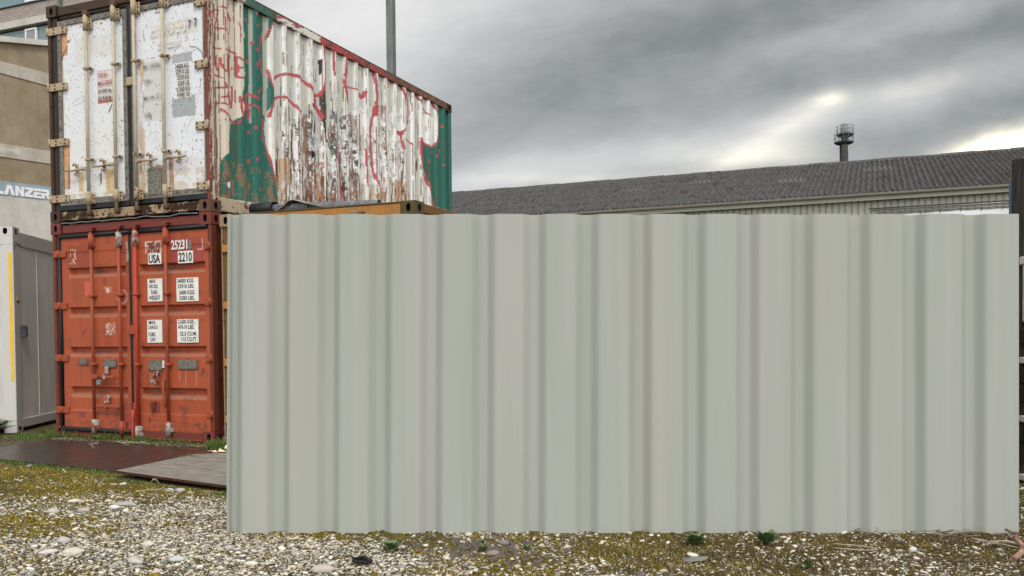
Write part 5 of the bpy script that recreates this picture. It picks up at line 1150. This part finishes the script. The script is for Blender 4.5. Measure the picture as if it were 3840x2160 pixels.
# ---- pebbles
def ico(sub):
    import bmesh
    bm = bmesh.new(); bmesh.ops.create_icosphere(bm, subdivisions=sub, radius=1); v = np.array([x.co[:] for x in bm.verts]); f = np.array([[q.index for q in x.verts] for x in bm.faces]); bm.free(); return v, f
ICO1, ICO2 = ico(1), ico(2)
def in_plate(x, y):
    a = (y > -1.87 + (x - .6) * -.125 - .03) & (y < -.08) & (x > -2.4) & (x < .55)
    t = (x > .42 - (-.80 - y) * -.0 ) & (x > .43 + np.clip((-.8 - y) / 1.265, 0, 1) * .27) & (x < 3.3) & (y > -2.08 - (x - .7) * .175) & (y < -.56)
    return a | t
def scatter(name, pts, size, template, mat, seed, flat=(.3, .55), lift=.25):
    rs = np.random.RandomState(seed); V, F = template; n = len(pts); nv = len(V)
    sx = size * rs.uniform(.85, 1.45, n); sy = size * rs.uniform(.65, 1.0, n); sz = size * rs.uniform(flat[0], flat[1], n)
    yaw = rs.uniform(0, 2 * math.pi, n); tx = rs.randn(n) * .22; ty = rs.randn(n) * .22
    P = V[None] * (1 + .16 * rs.randn(n, nv, 1) * (.6 if nv > 20 else 1))
    P = P * np.stack([sx, sy, sz], 1)[:, None, :]
    x, y, z_ = P[..., 0], P[..., 1], P[..., 2]
    z_ = z_ + x * np.tan(tx)[:, None] + y * np.tan(ty)[:, None]
    c, s_ = np.cos(yaw)[:, None], np.sin(yaw)[:, None]
    Q = np.stack([x * c - y * s_ + pts[:, 0:1], x * s_ + y * c + pts[:, 1:2], z_ + pts[:, 2:3] + (sz * lift)[:, None]], -1).reshape(-1, 3)
    FF = (F[None] + (np.arange(n) * nv)[:, None, None]).reshape(-1, 3).astype(np.int32)
    me = bpy.data.meshes.new(name); me.vertices.add(len(Q)); me.vertices.foreach_set('co', Q.astype(np.float32).ravel())
    me.loops.add(FF.size); me.loops.foreach_set('vertex_index', FF.ravel()); me.polygons.add(len(FF)); me.polygons.foreach_set('loop_start', np.arange(0, FF.size, 3, dtype=np.int32)); me.polygons.foreach_set('loop_total', np.full(len(FF), 3, np.int32))
    me.polygons.foreach_set('use_smooth', np.ones(len(FF), bool)); me.update(); me.materials.append(mat)
    o = bpy.data.objects.new(name, me); C.objects.link(o); o['kind'] = 'stuff'; return o
rs = np.random.RandomState(3)
def gen(n, x0, x1, y0, y1, seed):
    x0, x1, y0, y1 = -4.0, 8.4, -5.2, .8
    r = np.random.RandomState(seed); p = np.stack([r.uniform(x0, x1, n), r.uniform(y0, y1, n)], 1); return p[~in_plate(p[:, 0], p[:, 1])]
def depth(p): return (p[:, 0] - CX) * CF.x + (p[:, 1] - CY) * CF.y
def lat(p): return (p[:, 0] - CX) * CR.x + (p[:, 1] - CY) * CR.y
def density(p):
    """how stony the yard is: stony at the near left, mossy near the plates and to the right"""
    d = depth(p); q = lat(p) / np.maximum(d, .1)        # q: -.58 left edge .. .58 right edge
    n_ = vnoise(p[:, 0], p[:, 1], 1.1, 1.1, 51, 4); n2_ = vnoise(p[:, 0], p[:, 1], 4, 4, 52, 4)
    base = np.interp(lat(p), [-4, -1.4, -.4, .6, 1.4, 3.0], [1.2, 1.15, .82, .66, .48, .32])
    edge = np.clip((7.3 - d) / 1.5, .10, 1)
    return np.clip(base * edge * np.clip(.36 + (n_ - .40) * 3.4, .2, 1.3) * np.clip(.6 + (n2_ - .35) * 2.2, .4, 1.3), .04, 1)
def visible(p, margin=.12):
    d = depth(p); q = lat(p) / np.maximum(d, .1); return (d > 3.9) & (np.abs(q) < .58 + margin)
def packs(n, smin, smax, seed, tmpl, dens_pow=1.0, name='pebbles', mat=None, invert=False, zoff=-.034, lift=.25, flat=(.3, .52), dmax=9.5, coarse=False):
    p = gen(n, -6, 9.5, -6, 5, seed); p = p[visible(p)]; d = depth(p); p = p[d < dmax]; d = depth(p)
    hid = (lat(p) > -1.85) & (d > 6.2) & (lat(p) < 2.6); r = np.random.RandomState(seed + 1)
    k = density(p); k = (1 - k * .86) if invert else k ** dens_pow
    keep = (r.rand(len(p)) < k) & (~hid | (r.rand(len(p)) < .35)); p = p[keep]
    sz = smin + (smax - smin) * r.rand(len(p)) ** 2.6
    under = (p[:, 0] > -2.44) & (p[:, 0] < 2.7) & (p[:, 1] > .05); p = p[~under]; sz = sz[~under]
    pts = np.concatenate([p, np.full((len(p), 1), zoff)], 1); return scatter(name, pts, sz, tmpl, mat or M['gravel'], seed + 2, flat, lift)
packs(250000, .004, .010, 100, ICO1, .8, lift=.4); packs(90000, .008, .019, 110, ICO1, 1.0, lift=.5); packs(3000, .015, .026, 120, ICO2, 1.2, lift=.5)
packs(200000, .004, .009, 130, ICO1, 1, 'moss', M['moss'], True, -.034, .45, (.6, 1.0), 8.5)
packs(60000, .008, .020, 140, ICO1, 1, 'moss', M['moss'], True, -.034, .1, (.35, .55), 8.5)

# far ground gravel hint beyond the panel is left to the ground material
# ---- individual larger stones
STN = [  # x, y, size, flat, material colour, label
 (-.638, -1.83, .055, .5, (.27, .26, .25), 'grey stone beside the front edge of the dark plate'),
 (1.0, -2.37, .05, .5, (.42, .27, .20), 'pinkish oval stone in the grass by the plate tip'), (1.06, -2.33, .05, .5, (.60, .58, .54), 'white stone touching the pinkish stone near the plate tip'),
 (1.665, -2.44, .055, .6, (.62, .60, .55), 'round white stone before the grey plate edge, left of a pair'), (1.74, -2.41, .06, .6, (.50, .47, .42), 'mottled grey stone before the grey plate edge, right of a pair'),
 (1.76, -2.99, .105, .28, (.45, .43, .40), 'long grey stone on the left gravel, topmost of two touching'), (1.80, -3.12, .075, .45, (.68, .66, .62), 'white stone touching the long grey stone on the left gravel'),
 (1.683, -3.28, .075, .5, (.44, .40, .36), 'smooth brownish grey stone in the left gravel'), (2.348, -4.02, .075, .55, (.46, .44, .42), 'large pale grey stone at the lower left'),
 (2.644, -4.21, .095, .45, (.62, .57, .47), 'large cream stone at the lower left, near a white one'), (2.50, -4.26, .08, .4, (.60, .58, .55), 'flat white stone left of the large cream stone'),
 (3.317, -4.13, .065, .55, (.52, .54, .52), 'greenish white round stone at the lower left centre'), (3.13, -4.24, .08, .5, (.50, .48, .44), 'wedge shaped grey stone at the bottom edge left of centre'),
 (1.52, -3.39, .07, .5, (.52, .52, .50), 'pale oval stone in the left gravel'), (1.314, -3.04, .075, .4, (.66, .63, .56), 'pointed white stone high in the left gravel'),
 (3.40, -3.81, .045, .6, (.46, .44, .42), 'round grey stone just below the panel left end'), (4.20, -4.05, .10, .5, (.50, .45, .37), 'large layered beige rock at the bottom centre'),
 (4.85, -3.18, .052, .75, (.22, .20, .185), 'round brown grey stone in the dark gravel patch'), (4.885, -3.42, .055, .6, (.27, .22, .19), 'reddish brown stone in the dark gravel patch'),
 (3.757, -4.06, .06, .45, (.66, .64, .58), 'white oval stone at the bottom left of centre'), (5.95, -3.17, .10, .28, (.20, .185, .165), 'long flat dark stone under a white one'),
 (5.92, -3.07, .055, .4, (.68, .66, .58), 'flat white stone lying against the long dark stone'), (7.033, -2.548, .038, .9, (.66, .65, .62), 'small square white stone at the right'),
 (6.968, -2.30, .036, .7, (.25, .25, .245), 'small round grey stone below the panel at the right')]
for i, (x, y, s_, fl, col, lab) in enumerate(STN):
    V, F = ico(3); r = np.random.RandomState(200 + i)
    P_ = V.copy(); n3 = vnoise(V[:, 0] * 1.1 + 5, V[:, 1] * 1.1 + V[:, 2] * 1.7 + 5, 1, 1, 200 + i, 3); P_ *= (.72 + .55 * n3)[:, None]
    P_ *= np.array([1.25, .8, fl]) * s_ * .52; me = bpy.data.meshes.new('stone'); me.from_pydata(P_.tolist(), [], F.tolist()); me.polygons.foreach_set('use_smooth', [True] * len(F)); me.materials.append(stone_mat('stone', col))
    o = bpy.data.objects.new('stone', me); C.objects.link(o); o.location = (x, y, -.030 + s_ * fl * .25); o.rotation_euler = (r.uniform(-.15, .15), r.uniform(-.15, .15), math.radians(22) + r.uniform(-.5, .5)); tag(o, lab, 'stone', 'larger stones in the gravel')
# dark stony patch
rr = np.random.RandomState(9); n = 520; pts = np.stack([4.78 + rr.randn(n) * .20, -3.34 + rr.randn(n) * .13, np.full(n, -.03)], 1)
pts[:, 2] = -.036
scatter('dark_pebbles', pts, .008 + .022 * rr.rand(n) ** 3, ICO2, stone_mat('dark stones', (.115, .095, .08)), 77)

# ---- grass, weeds, twigs
def blades(name, spots, mat, seed, kind='stuff'):
    r = np.random.RandomState(seed); V = []; F = []
    for (x, y, rad, n, h, z0_) in spots:
        for _ in range(n):
            a = r.uniform(0, 6.283); d = rad * math.sqrt(r.rand()); px, py = x + math.cos(a) * d, y + math.sin(a) * d * .7; b = r.uniform(0, 6.283); hh = h * r.uniform(.4, 1.1); w_ = r.uniform(.0015, .0035) * (1 + h * 2)
            ln = hh * r.uniform(.2, .9); ux, uy = math.cos(b), math.sin(b); q = len(V)
            for t in (0, .5, 1):
                cx_, cy_, cz_ = px + ux * ln * t * t, py + uy * ln * t * t, z0_ + hh * (t - .25 * t * t); ww = w_ * (1 - t * .9); V += [(cx_ - uy * ww, cy_ + ux * ww, cz_), (cx_ + uy * ww, cy_ - ux * ww, cz_)]
            F += [(q, q + 1, q + 3, q + 2), (q + 2, q + 3, q + 5, q + 4)]
    me = bpy.data.meshes.new(name); me.from_pydata(V, [], F); me.materials.append(mat); o = bpy.data.objects.new(name, me); C.objects.link(o)
    if kind: o['kind'] = kind
    return o
r = random.Random(5); sp_ = []
for i in range(95):
    x = -2.40 + r.random() * 2.55; n = 22; clump = .5 + .5 * math.sin(x * 5.1) * math.sin(x * 2.3 + 1)
    sp_.append((x, -.07 + r.gauss(0, .05), .08, int(12 + 30 * clump), .07 + .15 * clump * r.random(), -.03))
for (x, y, rad, n, h) in ((-1.55, -.1, .10, 170, .13), (-1.0, -.1, .14, 260, .15), (-.72, -.12, .10, 160, .12), (-.42, -.12, .14, 160, .10), (.28, -.25, .16, 420, .13), (.12, -.15, .14, 260, .12), (.45, -.22, .15, 300, .15),
    (.52, -.95, .06, 160, .08), (.50, -.78, .05, 90, .07), (.56, -1.25, .07, 90, .05), (.60, -1.55, .05, 70, .06), (.52, -1.08, .05, 90, .08), (-3.0, .1, .25, 420, .07), (-3.15, -.15, .20, 220, .05), (-2.72, -.1, .22, 320, .07), (-2.6, .12, .12, 160, .13), (-2.9, .3, .14, 160, .14)): sp_.append((x, y, rad, n, h, -.03))
for i in range(60): t = r.random(); sp_.append((-2.1 + 2.65 * t, -1.58 - .33 * t + r.gauss(0, .05), .10, 45, .035, -.03))
for i in range(34): t = r.random(); sp_.append((.75 + 2.2 * t, -2.16 - .42 * t + r.gauss(0, .04), .08, 26, .032, -.03))
blades('grass', sp_, M['grass'], 4)
sp2 = [(r.uniform(5.3, 7.7), r.uniform(-3.4, -2.3), .09, 16, .035, -.035) for _ in range(90)] + [(-2.3 + r.random() * 2.6, -.13 + r.gauss(0, .06), .08, 26, .07, -.03) for _ in range(80)]
blades('dry_grass', sp2, M['grass_dry'], 8)
def weed(x, y, h, n, label, wide=.2, mat=None, name='weed_plant', seed=1):
    t = thing(name, label, 'plant', (x, y, -.03)); r = random.Random(seed); m = MB()
    for i in range(n):
        a = 6.283 * i / n + r.uniform(-.3, .3); L = h * r.uniform(.7, 1.15); up = r.uniform(.35, 1.0); w_ = L * wide; q = len(m.v); ux, uy = math.cos(a), math.sin(a)
        for k_, t_ in enumerate((0, .25, .5, .75, 1)):
            ww = w_ * (.25, .85, 1, .7, .05)[k_] / 2; px = L * t_ * (1 - .45 * up); pz = L * up * (t_ - .45 * t_ * t_) * 1.3 + .004; cup = ww * .35
            m.v += [(ux * px - uy * ww, uy * px + ux * ww, pz + cup), (ux * px, uy * px, pz), (ux * px + uy * ww, uy * px - ux * ww, pz + cup)]
        for k_ in range(4):
            b = q + 3 * k_; m.face([b, b + 1, b + 4, b + 3], True); m.face([b + 1, b + 2, b + 5, b + 4], True)
    m.build('leaves', mat or M['leaf'], t)
M['leaf2'] = plain('fresh green leaf', (.10, .17, .05), .5, .4, 9); M['leaf3'] = plain('grey green leaf', (.17, .25, .10), .6, .4, 20)
weed(-3.60, .02, .36, 26, 'leafy dock plant at the foot of the pale cabin', .22, seed=1); weed(-3.85, -.1, .26, 16, 'smaller dock plant at the left edge by the cabin', .22, seed=9)
weed(-1.63, -.10, .13, 12, 'small round leaved weed below the left red door', .45, M['leaf2'], seed=2)
weed(4.302, -3.53, .075, 40, 'grey green weed in the stones left of the dark gravel', .3, M['leaf3'], seed=3); weed(4.80, -3.36, .06, 14, 'small weed growing inside the dark gravel patch', .2, M['leaf2'], seed=4)
weed(5.889, -2.80, .09, 60, 'low green weed below the panel, left of a similar one', .3, M['leaf3'], seed=5); weed(6.264, -2.65, .10, 70, 'low green weed below the panel, right of a similar one', .3, M['leaf3'], seed=6)
weed(6.521, -3.13, .075, 7, 'star shaped seedling with pale green leaves at the bottom edge', .3, M['leaf2'], seed=7); weed(5.02, -3.25, .05, 14, 'tiny grey green weed right of the dark gravel patch', .3, M['leaf3'], seed=8)
def twig(x, y, L, ang, rad, label, mat, bend=.15, seed=1, z0_=-.015, name='twig', group=None, branches=2):
    r = random.Random(seed); t = 7; pts = []; dirx, diry = math.cos(ang), math.sin(ang); off = 0
    for i in range(t):
        s_ = i / (t - 1) * L; off += r.uniform(-1, 1) * bend * L / t; pts.append((s_ * dirx - off * diry, s_ * diry + off * dirx, r.uniform(0, .012) + (.012 if i in (2, 4) else 0)))
    m = MB(); m.tube(pts, rad, 6, True, rad * .4)
    for b in range(branches):
        k_ = r.randint(1, 4); p0 = Vector(pts[k_]); a2 = ang + r.choice((-1, 1)) * r.uniform(.5, 1.0); L2 = L * r.uniform(.2, .4)
        m.tube([p0, p0 + Vector((math.cos(a2) * L2 * .5, math.sin(a2) * L2 * .5, .01)), p0 + Vector((math.cos(a2 + .2) * L2, math.sin(a2 + .2) * L2, .004))], rad * .6, 5, True, rad * .3)
    o = m.build(name, mat); o.location = (x, y, z0_); tag(o, label, name.replace('_', ' '), group); return o
for i in range(46):
    twig(-2.2 + r.random() * 2.4, -.20 + r.gauss(0, .06), r.uniform(.15, .55), r.uniform(-.5, .3) + (3.14 if r.random() < .3 else 0), r.uniform(.003, .006), 'thin dry twig among the litter at the foot of the red doors', M['twig'] if i % 4 else M['twig_pale'], .3, 30 + i, -.008, 'twig', 'dry twigs at the foot of the red doors')
twig(-1.42, -.42, .42, -.55, .006, 'bleached twig lying on the dark plate', M['twig_pale'], .2, 71); twig(1.50, -2.62, .30, .45, .007, 'forked pale twig in the moss before the grey plate', M['twig_pale'], .4, 72, -.012)
twig(1.25, -2.18, .22, -.6, .006, 'short twig leaning on the red plate edge', M['twig_pale'], .4, 73, .0)
twig(7.35, -2.22, .55, -.35, .008, 'long pale branch crossing the peeling stick at the lower right', M['twig_pale'], .2, 74); twig(6.95, -2.85, .55, .25, .005, 'curved thin twig at the bottom right', M['twig'], .3, 75)
for i in range(30): twig(r.uniform(6.6, 7.75), r.uniform(-2.35, -2.0), r.uniform(.12, .4), r.uniform(-.3, .9), r.uniform(.002, .004), 'thin dry twig in the litter under the panel right end', M['twig'] if i % 3 else M['twig_pale'], .3, 130 + i, -.022, 'twig', 'dry twigs under the panel right end')
m = MB(); m.tube([(7.585, -2.13, .02), (7.57, -2.26, .018), (7.585, -2.38, .005), (7.56, -2.52, .0), (7.50, -2.66, -.01)], .012, 10, True, .015); m.tube([(7.585, -2.13, .02), (7.54, -2.08, .03)], .008, 8)
tag(m.build('peeling_stick', M['stick']), 'thick pinkish stick with peeling bark at the lower right corner', 'stick')
m = MB(); m.tube([(6.621 + .06 - .10 * math.cos(a) * 1.7, -2.613 + .055 * math.sin(a), -.02) for a in np.linspace(1.2, 5.0, 12)], .0035, 6); tag(m.build('curved_stem', M['twig_pale']), 'thin bleached stem bent in a hook below the panel', 'stem')
# litter
lt = thing('paper_scrap', 'yellowed torn paper scrap on the grey plate near its back corner', 'litter', (.56, -.60, .0))
m = MB(); 
for (a, L, w_, h) in ((3.0, .17, .03, .02), (.3, .10, .05, .03), (-.9, .09, .04, .02), (-1.9, .07, .05, .03), (1.2, .06, .04, .045)):
    q = len(m.v); ux, uy = math.cos(a), math.sin(a); m.v += [(-uy * w_ * .5, ux * w_ * .5, .01), (ux * L, uy * L, h * .4), (uy * w_ * .5, -ux * w_ * .5, .01), (ux * L * .4, uy * L * .4, h)]; m.face([q, q + 3, q + 1]); m.face([q + 3, q + 2, q + 1]); m.face([q, q + 2, q + 3])
m.build('paper', M['paper'], lt); m = MB(); m.tube([(.08, .02, .04), (.10, .03, .07)], .018, 8); m.build('ball', M['paper'], lt); m = MB(); m.tube([(-.10, -.04, .01), (.02, -.02, .02), (.05, -.06, .01)], .008, 6); m.build('scrap', M['paper_red'], lt)
m = MB(); m.box(-.05, .05, -.03, .03, 0, .012, .004); m.tube([(-.06, .0, .01), (.0, .02, .025), (.06, -.01, .01)], .010, 6); o = m.build('rubber_scrap', M['black_rag']); o.location = (4.31, -3.84, -.02); tag(o, 'black rubber scrap among the stones at the bottom centre', 'litter')
